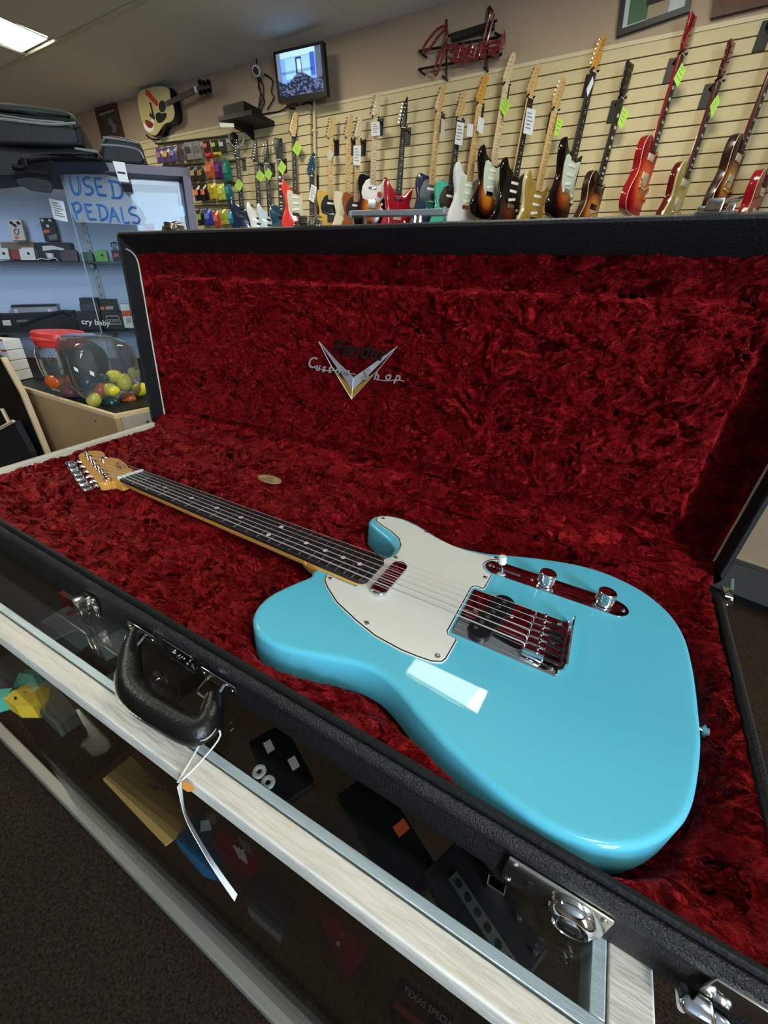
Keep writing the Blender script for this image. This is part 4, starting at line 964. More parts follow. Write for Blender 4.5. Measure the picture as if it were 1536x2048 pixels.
fbox('dark brown effects pedal beside the white cup on the upper shelf', 124, 503, 157, 522, mat('brown_enamel', (52, 36, 32), .4))
fbox('dark green effects pedal seen through the glass edge', 161, 507, 188, 525, mat('green_enamel', (28, 84, 74), .4))
fbox('lime green effects pedal on the upper shelf by the guitar case lid', 192, 502, 217, 523, mat('lime_enamel', (88, 166, 58), .4), m_ink)
t = pt('charger', 'black adapter with a red mark and coiled wires next to the lime green pedal', 'adapter', 232, 524, 180); pbox(227, 500, 246, 524, 180, 50, m_black, 'body', t); slab([(227, 508), (236, 507), (237, 513), (228, 514)], 181, 1.2, mat('red_mark', (226, 70, 54), .5), 'red_mark', t)
for dx in (0, 5): MB().tube(crom([tuple(pl(u+dx, v, 150)) for u, v in ((230, 500), (224, 494), (222, 487), (228, 485), (234, 492))], 4, False), 2, 6).build('wire', m_ink, t)
t = pt('white_cup', 'small white cup shaped part with a white cable on the upper shelf', 'cup', 102, 518, 205); MB().lathe([(9, 0), (13, 4), (15, 22), (14, 22), (11, 6), (1, 3)], pl(102, 518, 205), seg=18).build('cup', m_wht, t)
MB().tube(crom([tuple(pl(u, v, 208)) for u, v in ((74, 520), (82, 517), (96, 519), (110, 516), (118, 526))], 4, False), 2.2, 6).build('cable', m_wht, t)
# --- stock on the lower shelf
t = pt('multi_effects_unit', 'silver floor multi effects unit standing at the back of the lower shelf', 'effects unit', 70, 633, 90); slab([(22, 610), (112, 608), (118, 634), (16, 634)], 90, 60, mat('silver_panel', (150, 152, 158), .35, metal=.5), 'housing', t)
slab([(22, 610), (112, 608), (113, 613), (22, 615)], 94, 5, m_black, 'top_grille', t)
for u in (28, 95): slab([(u, 618), (u+6, 618), (u+9, 633), (u+3, 633)], 93, 4, mat('bright_bar', (214, 216, 220), .3, metal=.6), 'bar', t)
t = pt('pedal_bag', 'long black padded pedalboard bag with strap lying on the lower shelf', 'bag', 70, 665, 200)
MB().rprism([(0, 0), (1, 0), (1, 1), (0, 1)], 0, 1, .01, 1) if False else None
slab([(-60, 630), (20, 629), (96, 626), (118, 622), (142, 623), (152, 634), (156, 664), (-60, 667)], 200, 110, m_case, 'bag', t)
MB().tube(crom([tuple(pl(u, v, 205)) for u, v in ((40, 652), (70, 640), (100, 630), (125, 624), (142, 630))], 4, False), 7, 6).build('strap', mat('dark_green_strap', (30, 36, 34), .6), t)
slab([(4, 641), (20, 640), (23, 651), (7, 651)], 203, 3, m_beigep, 'label_patch', t); slab([(33, 640), (55, 639), (56, 643), (34, 645)], 203, 3, mat('grey_patch', (96, 104, 104), .5), 'label_patch', t)
t = pt('wah_pedal', 'black wah pedal on top of the lettered black carton', 'pedal', 176, 624, 160, PG_); pbox(160, 596, 196, 608, 165, 90, m_black, 'treadle', t); pbox(162, 608, 200, 624, 165, 100, mat('black_metal', (22, 22, 24), .35), 'housing', t)
t = pt('wah_carton', 'black carton lettered in white on the lower shelf', 'box', 180, 660, 205); pbox(158, 624, 207, 661, 205, 110, m_black, 'box', t)
o, x, y = pfr(163, 648, 206.5); text('carton_print', 'cry baby', m_white, t, o, x, y, 34, .3, .1, bold=.6)
t = pt('pedal_carton', 'black carton with orange mark stacked on the lower shelf near the case lid', 'box', 216, 625, 170); pbox(203, 599, 236, 624, 170, 80, m_black, 'box', t); slab([(200, 614), (208, 613), (209, 619), (201, 620)], 172, 1.5, mat('orange_print', (226, 104, 66)), 'orange_mark', t); slab([(211, 613), (226, 612), (227, 618), (212, 619)], 172, 1.5, mat('grey_print'  , (150, 146, 140)), 'grey_print', t)
t = pt('loop_carton', 'black carton with a white outlined drawing on the lower shelf', 'box', 228, 660, 205); pbox(209, 623, 250, 660, 205, 110, m_black, 'box', t)
MB().tube([pl(u, v, 206.5) for u, v in ((211, 648), (213, 632), (236, 632), (243, 648))], 1.6, 5, closed=True).build('outline_print', m_wht, t)
for k in range(4):
    c = [pl(217+6*k+2.6*math.cos(a), 641+2.6*math.sin(a), 206.5) for a in [j*math.pi/5 for j in range(10)]]; MB().tube(c, .9, 4, closed=True).build('circle_print', m_wht, t)
t = pt('red_white_carton', 'small red and white carton at the right end of the lower shelf', 'box', 256, 657, 200); pbox(250, 608, 268, 656, 200, 60, m_wht, 'box', t); slab([(243, 622), (263, 620), (265, 632), (245, 633)], 202, 2, mat('red_print', (206, 66, 48), .5), 'red_band', t)
slab([(252, 636), (262, 635), (263, 646), (253, 647)], 202, 2, mat('grey_print', (150, 146, 140)), 'print', t)
t = pt('small_box', 'maroon box peeking above the lid of the guitar case', 'box', 298, 455, 120); pbox(291, 447, 312, 470, 150, 60, mat('maroon', (128, 36, 56), .5), 'box', t)
# notices
def card(name, label, px, off, m, par=None, lines=0, cat='tag', fn=None, group=None, th=1.2):
    fn = fn or pl; q = [fn(u, v, off) for u, v in px]; c = sum(q, Vector((0, 0, 0)))/len(q)
    n = (q[1]-q[0]).cross(q[3]-q[0]).normalized(); 
    if n.dot(CAM-c) < 0: n = -n
    t = thing(name, label, cat, c, group); MB().prism(q, -n*th).build('card', m, t, smooth=0)
    L = lambda a, b, s: a.lerp(b, s)
    for k in range(lines):
        s0 = .16+.72*k/max(1, lines); w0, w1 = .16, .62+.24*((k*7) % 3)/2
        a, b = L(q[0], q[3], s0), L(q[1], q[2], s0); a2, b2 = L(q[0], q[3], s0+.045), L(q[1], q[2], s0+.045)
        MB().prism([L(a, b, w0)+n*.4, L(a, b, w1)+n*.4, L(a2, b2, w1)+n*.4, L(a2, b2, w0)+n*.4], n*.3).build('print_line', mat('grey_text', (120, 126, 140), .7), t, smooth=0)
    return t, q, n
card('notice', 'white printed notice hanging in front of the showcase left of the lettered film', [(97, 396), (127, 403), (136, 444), (108, 438)], 420, m_white, lines=6, cat='notice')
t, q, n = card('bag_tag', 'white hang tag with a bar printed across in front of the mauve frame', [(225, 322), (249, 325), (258, 365), (238, 362)], 470, m_white, lines=0)
L = lambda a, b, s: a.lerp(b, s)
MB().prism([L(q[0], q[3], .5).lerp(L(q[1], q[2], .5), .12)+n*.5, L(q[0], q[3], .5).lerp(L(q[1], q[2], .5), .85)+n*.5, L(q[0], q[3], .6).lerp(L(q[1], q[2], .6), .85)+n*.5, L(q[0], q[3], .6).lerp(L(q[1], q[2], .6), .12)+n*.5], n*.3).build('bar_print', m_ink, t, smooth=0)
MB().tube([(q[0]+q[1])/2, pl(238, 306, 470)], 1.2, 5).build('string', m_ink, t)
# --- cases on top of the showcase
def softcase(name, label, px, off, depth, m, cat='case', piping=None):
    t = pt(name, label, cat, sum(p_[0] for p_ in px)/len(px), max(p_[1] for p_ in px), off)
    o = pl(px[0][0], px[0][1], off); ex_ = Vector((-PN.y, PN.x, 0))*-1
    loc = [pl(u, v, off)-o for u, v in px]
    P2 = [(q.dot(Vector((PN.y, -PN.x, 0))), q.z) for q in loc]
    P2 = [(q.x, q.y) for q in crom([(a, b, 0) for a, b in P2], 3)]
    u_ = Vector((PN.y, -PN.x, 0))
    MB().rprism(P2, 0, depth, 18, 4, fr=lambda x, y, z: o+u_*x+Vector((0, 0, y))+PN*z).build('body', m, t, smooth=50)
    for pp in piping or []: MB().tube(crom([tuple(pl(u, v, off+1)) for u, v in pp], 5, False), 4, 6).build('piping', m_piping, t)
    return t
softcase('gig_bag', 'grey green soft case lying on top of the stacked black cases at upper left', [(-90, 196), (0, 201), (60, 207), (120, 217), (146, 228), (153, 242), (140, 247), (60, 240), (-90, 222)], 520, 300, m_caseg, piping=[[(-90, 224), (0, 232), (60, 240), (130, 246)]])
softcase('gig_bag', 'black soft case in the middle of the stack at upper left', [(-90, 222), (0, 228), (60, 238), (150, 246), (160, 256), (168, 286), (160, 296), (60, 294), (-90, 284)], 540, 320, m_case, piping=[[(-90, 234), (0, 238), (60, 245), (110, 249), (152, 246)]])
t = softcase('gig_bag', 'black soft case with a hanging flap at the bottom of the stack at upper left', [(-90, 286), (60, 295), (160, 293), (190, 299), (205, 315), (198, 322), (110, 322), (40, 330), (-20, 340), (-90, 340)], 560, 330, m_case, piping=[[(150, 297), (176, 301), (196, 304)]])
slab([(-80, 318), (36, 318), (30, 350), (18, 350), (-80, 350)], 575, 40, m_case, 'flap', t)
slab([(28, 352), (60, 355), (102, 362), (104, 380), (98, 385), (60, 380), (38, 370)], 575, 16, m_case, 'pocket', t)
for pp in ([(46, 316), (50, 330), (44, 336), (24, 333)], [(104, 322), (104, 348), (101, 364)], [(26, 352), (60, 346), (100, 350)]): MB().tube(crom([tuple(pl(u, v, 580)) for u, v in pp], 4, False), 9, 6).build('strap', m_case, t)
softcase('gig_bag', 'small black soft case with grey piping behind the white hang tag', [(200, 290), (206, 273), (222, 269), (262, 276), (280, 286), (292, 318), (296, 333), (280, 333), (204, 326)], 300, 260, m_case, piping=[[(202, 290), (240, 292), (276, 300), (288, 318)], [(206, 275), (240, 279), (276, 286)]])
# --- MDF cabinet with the jars
ZC = -110
_c = onz(228, 832, ZC); XC, YC = _c.x, _c.y
cab = thing('mdf_cabinet', 'raw MDF sided low cabinet with pale wood edges holding the jars', 'cabinet', (-850, 560, -1000))
MB().box(((XC-1760)/2, YC+9, (ZC-1000)/2-5), (XC+1760, 18, ZC+1000-10)).build('side_panel', m_mdf, cab, smooth=0)
MB().box((XC-9, YC+320, (ZC-1000)/2-5), (18, 600, ZC+1000-10)).build('end_panel', m_lam, cab, smooth=0)
MB().box(((XC-1760)/2, YC+310, ZC-9), (XC+1760-8, 612, 8)).build('top_panel', m_black, cab, smooth=0)
MB().box(((XC-1760)/2, YC+6, ZC-3.5), (XC+1760, 14, 13)).box((XC-7, YC+320, ZC-3.5), (14, 614, 13)).build('edge_band', m_mdfedge, cab, smooth=0)
MB().lathe([(5, 0), (4, 1.5), (1, 2)], (XC+1, YC+105, ZC-42), axis=(1, 0, 0), seg=10).lathe([(4, 0), (3, 1.5), (1, 2)], (XC-120, YC-1, ZC-40), axis=(0, -1, 0), seg=10).build('screw_cap', mat('brown_cap', (70, 50, 36), .5), cab)
bp = thing('side_board', 'black board with a pale wooden edge standing left of the MDF cabinet', 'board', (-1300, 290, -1000))
qa, qb, qc = ony(0, 716, 296), ony(40, 788, 296), ony(94, 919, 296); qd = ony(140, 1030, 296)
MB().prism([qa, qb, qc, qd, Vector((qd.x, 296, -1000)), Vector((-2200, 296, -1000)), Vector((-2200, 296, 60)), Vector((-1350, 296, 60))], (0, 14, 0)).build('board', m_black, bp, smooth=0)
MB().prism([qa, qb, qc, qd, qd+Vector((14, 0, 4)), qc+Vector((14, 0, 4)), qb+Vector((13, 0, 4)), qa+Vector((12, 0, 4))], (0, 16, 0)).build('edge_band', m_mdfedge, bp, smooth=0)
bx = thing('black_crate', 'black crate with cream edging at the far left behind the case', 'crate', (-1450, 240, -1000))
ra, rb, rc = ony(27, 842, 262), ony(-40, 880, 262), ony(60, 905, 262)
MB().prism([Vector((-2000, 262, -1000)), Vector((rc.x, 262, -1000)), rc, ony(40, 868, 262), ra, ony(0, 858, 262), Vector((-2000, 262, rb.z-20))], (0, 20, 0)).build('front_panel', mat('charcoal', (30, 30, 30), .6), bx, smooth=0)
cbm = MB(); 
for P_ in ([(4, 817), (20, 848)], [(-30, 873), (27, 842)]):
    a, b = ony(*P_[0], 256), ony(*P_[1], 256); cbm.tube([a, b], 6, 4)
cbm.build('cream_edging', m_mdfedge, bx, smooth=0)
# boxes stacked
t0 = onz(60, 800, ZC+2); bx0 = ony(42, 790, YC+64); bx0.z = ZC-4.5
a0_ = -14
for k in range(4):
    hgt = 39; z0 = ZC-4.5+k*hgt
    t = thing('white_box', ['bottom white box of the stack behind the jars, half hidden by the cabinet edge', 'second white box from the bottom of the stack behind the jars', 'third white box from the bottom, with a red sticker, behind the jars', 'topmost white box of the stack behind the red lidded jar'][k], 'box', (bx0.x, bx0.y, z0), 'white boxes stacked on the cabinet')
    R = Matrix.Rotation(math.radians(28), 3, 'Z'); w_, d_ = 92, 80
    MB().rbox((bx0.x, bx0.y, z0+hgt/2), (w_, d_, hgt-2.5), 1.5, 1, rot=R).build('box', m_white, t)
    f_ = lambda x, y, z: Vector((bx0.x, bx0.y, z0))+R @ Vector((x, y, z))
    MB().prism([f_(26, -d_/2-.4, 34), f_(44, -d_/2-.4, 34), f_(44, -d_/2-.4, 41), f_(26, -d_/2-.4, 41)], R @ Vector((0, -.4, 0))).build('red_sticker', mat('pink_red', (226, 66, 76), .5), t, smooth=0)
    MB().prism([f_(-10, -d_/2-.4, 26), f_(16, -d_/2-.4, 26), f_(16, -d_/2-.4, 30), f_(-10, -d_/2-.4, 30)], R @ Vector((0, -.4, 0))).build('print_line', mat('grey_text', (120, 126, 140)), t, smooth=0)
# jars
m_jar = glass_mat('clear_plastic_jar', (.95, .97, .97), 1.6, .07)
m_lid = mat('red_plastic_lid', (224, 62, 54), .35)
j1 = onz(154, 788, ZC-4.5); HJ = onx(118, 662, j1.x).z-j1.z; kj = 1.12
t = thing('candy_jar', 'clear jar with a red screw lid standing on the cabinet', 'jar', j1)
MB().lathe([(50*kj, 1), (58*kj, 6), (61*kj, HJ*.2), (63*kj, HJ*.34), (66*kj, HJ*.44), (66*kj, HJ*.66), (62*kj, HJ*.73), (56*kj, HJ*.76), (56*kj, HJ*.8)], j1, seg=28, sq=5).build('jar', m_jar, t, smooth=60)
MB().lathe([(66*kj, HJ*.78), (69*kj, HJ*.8), (70*kj, HJ*.86), (74*kj, HJ*.875), (74*kj, HJ*.91), (71*kj, HJ*.92), (70*kj, HJ*.98), (66*kj, HJ), (1, HJ*1.005)], j1, seg=40).build('lid', m_lid, t, smooth=40)
pp_ = MB()
for st in ([(76, 700), (86, 704), (82, 718), (88, 728)], [(84, 703), (92, 700), (90, 712), (98, 710), (92, 722)], [(98, 704), (106, 712), (100, 720)], [(106, 702), (112, 714), (118, 704)], [(86, 738), (96, 735), (94, 746)], [(100, 738), (106, 744), (112, 738)], [(114, 736), (122, 742)]):
    pp_.tube([onx(u, v, j1.x+60) for u, v in st], .9, 4)
pp_.build('scribble', mat('faded_ink', (110, 90, 96), .6), t)
def egg(label, c, r, m, group, ax=None):
    r *= 1.12
    t = thing('egg_shaker', label, 'egg shaker', (c[0], c[1], c[2]-r), group)
    d = Vector(ax or (1, .3, .2)).normalized(); R = d.to_track_quat('Z', 'Y').to_matrix()
    MB().ball(c, r, (1, 1, 1.28), R, 16, .12).build('shell', m, t, smooth=180)
    MB().tube([Vector(c)+R @ Vector((r*1.005*math.cos(a), r*1.005*math.sin(a), 0)) for a in [k*2*math.pi/24 for k in range(24)]], .35, 4, closed=True).build('seam', m, t)
mY = mat('yellow_plastic', (232, 214, 48), .25); mO = mat('orange_plastic', (206, 92, 34), .25); mR = mat('cherry_plastic', (150, 40, 52), .25); mG = mat('dark_green_plastic', (22, 58, 54), .22); mYo = mat('pale_olive_plastic', (190, 180, 84), .3)
def jp(u, v, base, dxy=0): return base
def at_r(u, v, xref): return onx(u, v, xref)
egg('orange egg shaker in the red lidded jar', at_r(110, 763, j1.x+18), 22, mO, 'egg shakers in the red lidded jar')
egg('dark orange egg shaker behind the cherry one in the red lidded jar', at_r(142, 763, j1.x+24), 19, mat('brown_orange', (170, 74, 34), .3), 'egg shakers in the red lidded jar', (0, 1, .4))
egg('cherry red egg shaker in the red lidded jar', at_r(138, 785, j1.x+26), 22, mR, 'egg shakers in the red lidded jar')
RJ = 102
F = onz(224, 748, ZC-4.5+RJ); 
_d = ray(158, 712).normalized(); _m0 = F-CAM; _b = _d.dot(_m0); _t = _b+math.sqrt(max(0, _b*_b-_m0.dot(_m0)+245**2)); Bk = CAM+_d*_t
axj = (Bk-F).normalized(); axj.z = max(-.05, min(.3, axj.z)); axj.normalize()
t = thing('shaker_jar', 'clear jar lying on its side full of coloured egg shakers, black lid at the back', 'jar', F-Vector((0, 0, RJ)))
MB().lathe([(56, -3), (84, 0), (97, 10), (102, 26), (102, 145), (95, 163), (80, 176), (68, 186)], F, axis=axj, seg=28, sq=5).build('jar', m_jar, t, smooth=60)
MB().lathe([(66, 172), (70, 176), (70, 206), (65, 211), (1, 212)], F, axis=axj, seg=32).build('lid', m_black, t, smooth=40)
for k, h in enumerate((0, 1)):
    c = [onx(u, v, F.x+10) for u, v in (((147, 733), (155, 737), (158, 745), (150, 741)), ((180, 741), (188, 745), (189, 753), (181, 749)))[k]]
    MB().prism(c, (-2, 0, 0)).build('price_sticker', m_white, t, smooth=0)
EG = 'egg shakers in the jar lying on its side'
xr = F.x-42
for lab, u, v, r, m_, ax_, dx in (('yellow egg shaker, frontmost in the side lying jar', 222, 780, 21, mY, (1, .5, 0), 20), ('yellow egg shaker, tallest of the pile in the side lying jar', 249, 764, 22, mY, (.2, .3, 1), 0), ('yellow egg shaker at the right side against the case lid', 282, 778, 22, mY, (.5, 1, .3), 5), ('yellow egg shaker half hidden behind the tallest yellow one', 228, 752, 19, mY, (.3, 1, .2), -26), ('orange egg shaker under the yellow ones at the right', 256, 797, 21, mO, (1, .3, .2), 10), ('orange egg shaker peeping out left of the frontmost yellow one', 201, 780, 19, mO, (.3, .5, 1), 2), ('dark green egg shaker at the bottom front of the side lying jar', 222, 806, 21, mG, (1, .8, 0), 26), ('dark green egg shaker under the black lid', 177, 764, 22, mG, (.4, .8, .3), -10), ('dark green egg shaker at the top of the pile', 207, 757, 17, mG, (1, 0, .3), -24), ('pale olive egg shaker at the lower left of the pile', 188, 799, 20, mYo, (.4, .3, 1), 14), ('pale olive egg shaker at the far right top', 268, 745, 18, mYo, (.3, .3, 1), -30), ('dark green egg shaker at the lower right of the pile', 278, 804, 17, mG, (1, .3, 0), 0)):
    egg(lab, onx(u, v, xr+dx), r, m_, EG, ax_)
# ================================================================== back wall: guitars, tags, string packs, screen, pictures, neon
ST = [(-30,-430),(-55,-424),(-80,-405),(-100,-375),(-116,-356),(-132,-360),(-143,-385),(-146,-420),(-138,-470),(-122,-520),(-113,-560),(-118,-610),(-140,-660),(-157,-705),(-162,-745),(-150,-785),(-120,-812),(-60,-826),(0,-824),(70,-812),(120,-785),(152,-740),(160,-690),(150,-640),(128,-590),(113,-550),(110,-510),(122,-470),(137,-440),(141,-415),(130,-400),(110,-405),(86,-430),(60,-455),(30,-462)]
TE = [(-28,-410),(-60,-405),(-100,-395),(-128,-405),(-142,-440),(-138,-490),(-122,-540),(-118,-570),(-130,-620),(-152,-670),(-162,-715),(-158,-755),(-135,-785),(-90,-802),(0,-806),(70,-802),(120,-790),(152,-760),(162,-715),(155,-660),(135,-610),(118,-565),(118,-520),(128,-490),(141,-455),(145,-420),(131,-400),(112,-405),(94,-430),(75,-455),(50,-468),(28,-466)]
LPO = [(-26,-415),(-70,-398),(-108,-408),(-131,-445),(-133,-490),(-118,-535),(-112,-565),(-125,-605),(-154,-650),(-165,-695),(-156,-740),(-122,-772),(-60,-784),(0,-786),(60,-784),(122,-772),(156,-740),(165,-695),(154,-650),(125,-605),(112,-560),(116,-520),(129,-480),(133,-450),(122,-430),(102,-438),(76,-460),(50,-475),(28,-476)]
STPG = [(-30,-452),(-60,-440),(-86,-450),(-92,-500),(-84,-560),(-70,-620),(-40,-662),(0,-640),(44,-650),(84,-706),(122,-742),(132,-730),(120,-670),(88,-610),(80,-560),(88,-500),(96,-462),(70,-462),(30,-478)]
TEPG = [(-30,-424),(-66,-440),(-98,-490),(-106,-540),(-92,-580),(-40,-596),(-40,-584),(40,-584),(46,-600),(80,-590),(112,-560),(116,-524),(124,-486),(134,-440),(124,-412),(104,-420),(84,-450),(60,-468),(28,-474)]
LPO = [(a, -390+(b+398)*1.1) for a, b in LPO]
HF = [(y, -x) for x, y in HEAD[1:-1]]
HS = [(-21,0),(-23,14),(-34,24),(-40,42),(-36,60),(2,168),(16,184),(34,188),(48,176),(52,158),(44,140),(36,128),(40,112),(44,92),(38,66),(26,40),(21,14),(21,0)]
HP = [(-21,0),(-30,16),(-34,30),(-2,176),(10,198),(22,202),(28,60),(21,16),(21,0)]
HL = [(-21,0),(-24,18),(-38,46),(-42,120),(-46,168),(-30,178),(-12,168),(0,176),(12,168),(30,178),(46,168),(42,120),(38,46),(24,18),(21,0)]
SUN = burst('three_colour_burst', [(0, (10, 8, 8)), (.16, (14, 9, 8)), (.34, (96, 34, 14)), (.58, (206, 116, 30)), (1, (236, 160, 52))])
SUN2 = burst('two_tone_burst', [(0, (12, 9, 10)), (.3, (44, 18, 14)), (.52, (150, 66, 26)), (.8, (206, 118, 44)), (1, (226, 150, 66))])
DSUN = burst('dark_burst', [(0, (12, 9, 9)), (.3, (30, 14, 12)), (.6, (92, 40, 22)), (1, (130, 62, 32))])
CHER = burst('cherry_burst', [(0, (150, 12, 26)), (.25, (196, 28, 34)), (.55, (232, 96, 44)), (1, (240, 160, 90))])
TOB = burst('tobacco_burst', [(0, (52, 18, 12)), (.3, (110, 46, 20)), (.55, (206, 130, 36)), (1, (226, 168, 60))])
FLM = burst('flame_burst', [(0, (36, 18, 10)), (.3, (110, 62, 24)), (.6, (196, 124, 52)), (1, (214, 146, 70))])
gl_ = lambda n, c, **k: mat(n, c, .14, coat=.6, **k)
mF = gl_('fiesta_red', (238, 66, 52)); mGold = gl_('gold_finish', (196, 162, 78), metal=.35); mGT = gl_('gold_top', (206, 184, 112), metal=.25)
mBut = gl_('butterscotch', (206, 168, 84)); mCrm = gl_('cream_body', (224, 214, 184)); mNat = gl_('brown_body', (150, 84, 36)); mRed = gl_('crimson_body', (176, 22, 40))
mNavy = gl_('navy_sparkle', (30, 42, 76)); mSea = gl_('seafoam', (72, 186, 158)); mWht = gl_('white_body', (240, 238, 240)); mTeal = gl_('teal_body', (24, 70, 92)); mBlk = gl_('black_body', (12, 12, 14))
mPale = gl_('pale_blue_body', (206, 226, 236)); mDR = gl_('wine_red', (92, 20, 24)); mChB = gl_('cherry_side', (150, 20, 30))
mMap = mat('pale_maple', (216, 178, 118), .35, noise=.06, nscale=20); mMapW = mat('white_maple', (226, 202, 162), .35); mMint = mat('mint_plastic', (206, 220, 200), .4); mPearl = mat('pearl_plastic', (206, 204, 186), .3, noise=.12, nscale=40)
mGryPg = mat('grey_sparkle', (78, 86, 88), .4, noise=.3, nscale=60); mBrnPg = mat('brown_plastic', (48, 24, 18), .35); mBkPg = mat('black_plastic', (18, 18, 18), .35); mCrP = mat('cream_plastic', (226, 216, 184), .4)
mFret = mat('dull_fret', (120, 116, 108), .6)
mBkFb = mat('ebony', (24, 22, 22), .45)
HANG = 'black wall hangers on the slatwall'
def wall_guitar(label, nut, kind, bm, neckm, headm, fbm, phi=45, pgm=None, head='f', pups=3, pupm=None, side=None, off=112, dots=None, tilt=0, hang=True, hlabel=None, scale=1):
    o = wl(*nut, off)
    f = math.radians(phi)
    yv = (E2*math.cos(f)-E1*math.sin(f)).normalized(); zv = Vector((0, 0, 1)); xv = yv.cross(zv)
    if tilt: zv = (zv+yv*tilt).normalized(); yv = zv.cross(xv)
    R = Matrix((xv, yv, zv)).transposed()
    t = thing('wall_guitar', label, GT, o, 'guitars hanging on the slatwall', rot=R)
    out = {'s': ST, 't': TE, 'l': LPO}[kind]; thick = 52 if kind == 'l' else 45; fb0 = 9
    fr = lambda x, y, z: Vector((x, z, y))      # outline in x-z, depth along y (front = -y)
    O = [(q.x, q.y) for q in crom([(a*scale, b*scale, 0) for a, b in out], 2)]
    def shp(P, y0, y1, r, name, m, par=t, seg=2): return MB().rprism(P, y0, y1, r, seg, fr=fr).build(name, m, par, smooth=40, local=True)
    body = shp(O, fb0, fb0+thick, 7 if kind == 's' else 4, 'body', bm)
    if side:
        shp([(q[0], q[1]) for q in inset(O, -.6)], fb0+8, fb0+thick+.6, 5, 'body_side', side, body)
    if kind == 'l':
        q = inset(O, 1); MB().tube([Vector((a, fb0+1.5, b)) for a, b in q], 2.2, 5, closed=True).build('binding', mCrP, body, local=True)
    if pgm: shp([(a*scale, b*scale) for a, b in (STPG if kind == 's' else TEPG)], fb0-2.5, fb0+.5, .6, 'pickguard', pgm)
    w0, w1, L_ = 21, 28, 466
    shp([(-w0, 0), (w0, 0), (w1, -L_), (-w1, -L_)], 4, 24, 7, 'neck', neckm)
    fbd = shp([(-w0, 0), (w0, 0), (w1, -L_), (-w1, -L_)], -1, 5, .8, 'fingerboard', fbm)
    MB().box((0, -1, 1), (43, 5, 5)).build('nut', m_bone, t, local=True, smooth=0)
    fm = MB()
    for n_ in range(1, 22):
        z_ = -fx(n_); w_ = w0+(w1-w0)*(-z_)/L_; fm.box((0, -1.3, z_), (2*w_-1, 1.2, 2.2))
    fm.build('frets', mFret, fbd, local=True, smooth=0, kind='stuff')
    dm = MB()
    for n_ in (3, 5, 7, 9, 12, 15, 17, 19):
        z_ = -(fx(n_-1)+fx(n_))/2
        if kind == 'l': dm.box((0, -1.2, z_), (26, .8, (fx(n_)-fx(n_-1))*.55))
        else: dm.box((0, -1.2, z_), (7, .8, 7))
    dm.build('inlays', m_bone if fbm is m_rose or fbm is mBkFb else m_ink, fbd, local=True, smooth=0, kind='stuff')
    HH = {'f': HF, 's': HS, 'p': HP, 'l': HL}[head]
    shp(HH, 3, 18, 1.5, 'headstock', headm)
    tn = MB()
    for k in range(6):
        if head == 'l':
            sx = -1 if k < 3 else 1; zz = 48+42*(k % 3); tn.lathe([(4, 0), (4, 7), (.5, 7.4)], (sx*22, 3, zz), axis=(0, -1, 0), seg=8).rbox((sx*52, 10, zz), (15, 8, 12), 3, 1)
        else:
            zz = 34+24*k; e0 = -34+(zz-34)*(.24 if head != 's' else .3); tn.lathe([(4, 0), (4, 7), (.5, 7.4)], (e0+11, 3, zz), axis=(0, -1, 0), seg=8).rbox((e0-12, 11, zz), (15, 8, 12), 3, 1)
    tn.build('tuners', m_chrome, t, local=True, kind='stuff')
    zz = {'s': (-500, -552, -606), 't': (-496, -590), 'l': (-494, -596)}[kind]
    for i, z_ in enumerate(zz[:pups]):
        R_ = Matrix.Rotation(math.radians(-10 if (kind != 'l' and i == len(zz)-1) else 0), 3, 'Y')
        d_ = (84, 9, 38) if kind == 'l' else (78, 9, 19)
        MB().rbox((0, fb0-3, z_), d_, 4, 2, rot=R_).build('pickup', pupm or m_white, t, local=True)
    zb = {'s': -648, 't': -620, 'l': -628}[kind]
    MB().rbox((0, fb0-3, zb), (76, 10, 30 if kind != 't' else 70), 2, 1).build('bridge', m_chrome, t, local=True)
    if kind == 'l': MB().rbox((0, fb0-6, -662), (98, 12, 14), 4, 2).build('tailpiece', m_chrome, t, local=True)
    kp = {'s': ((72, -670), (92, -705), (110, -742)), 't': ((100, -610), (101, -650)), 'l': ((78, -650), (112, -690), (88, -712), (120, -738))}[kind]
    for kx, kz in kp: MB().lathe([(11, 0), (10, 14), (1, 15)], (kx, fb0, kz), axis=(0, -1, 0), seg=12).build('knob', {'s': m_white, 't': m_chrome, 'l': m_gold}[kind], t, local=True)
    if kind == 'l' and pgm is None: pass
    if hang:
        wallp = o+E2*(off-22); 
        if phi > 30: wallp = wallp - E1*(off*.75*math.tan(math.radians(max(0, phi-38))))
        h = thing('wall_hanger', hlabel or ('black hanger holding the '+label.split(' hanging')[0]), 'hanger', wallp+Vector((0, 0, -30)), HANG)
        MB().rbox(wallp+Vector((0, 0, -34)), (62, 8, 120), 2, 1, rot=Matrix((E1, E2, Vector((0, 0, 1)))).transposed()).build('back_plate', m_black, h)
        c = o+R @ Vector((0, 22, 8))
        ya = MB().tube([wallp, c], 6, 8); ya.build('arm', m_black, h)
        MB().tube([o+R @ Vector(q) for q in ((-30, -12, 12), (-27, 4, 8), (-18, 22, 6), (18, 22, 6), (27, 4, 8), (30, -12, 12))], 6, 8).build('yoke', m_black, h)
    return t
H_ = ' hanging on the slatwall'
wall_guitar('black headed guitar with dark navy body, leftmost'+H_, (475, 316), 's', mNavy, m_rose, mBkPg, mBkFb, 40, head='p', pups=2, pupm=mBkPg)
wall_guitar('white bodied guitar with black pointed headstock, second from the left'+H_, (512, 326), 's', mWht, m_rose, mBkPg, m_rose, 42, head='p', pups=2, pupm=mBkPg)
wall_guitar('pale blue bodied guitar with black angled headstock, third from the left'+H_, (534, 327), 's', mPale, m_rose, mBkPg, mBkFb, 42, head='p', pups=2, pupm=mBkPg)
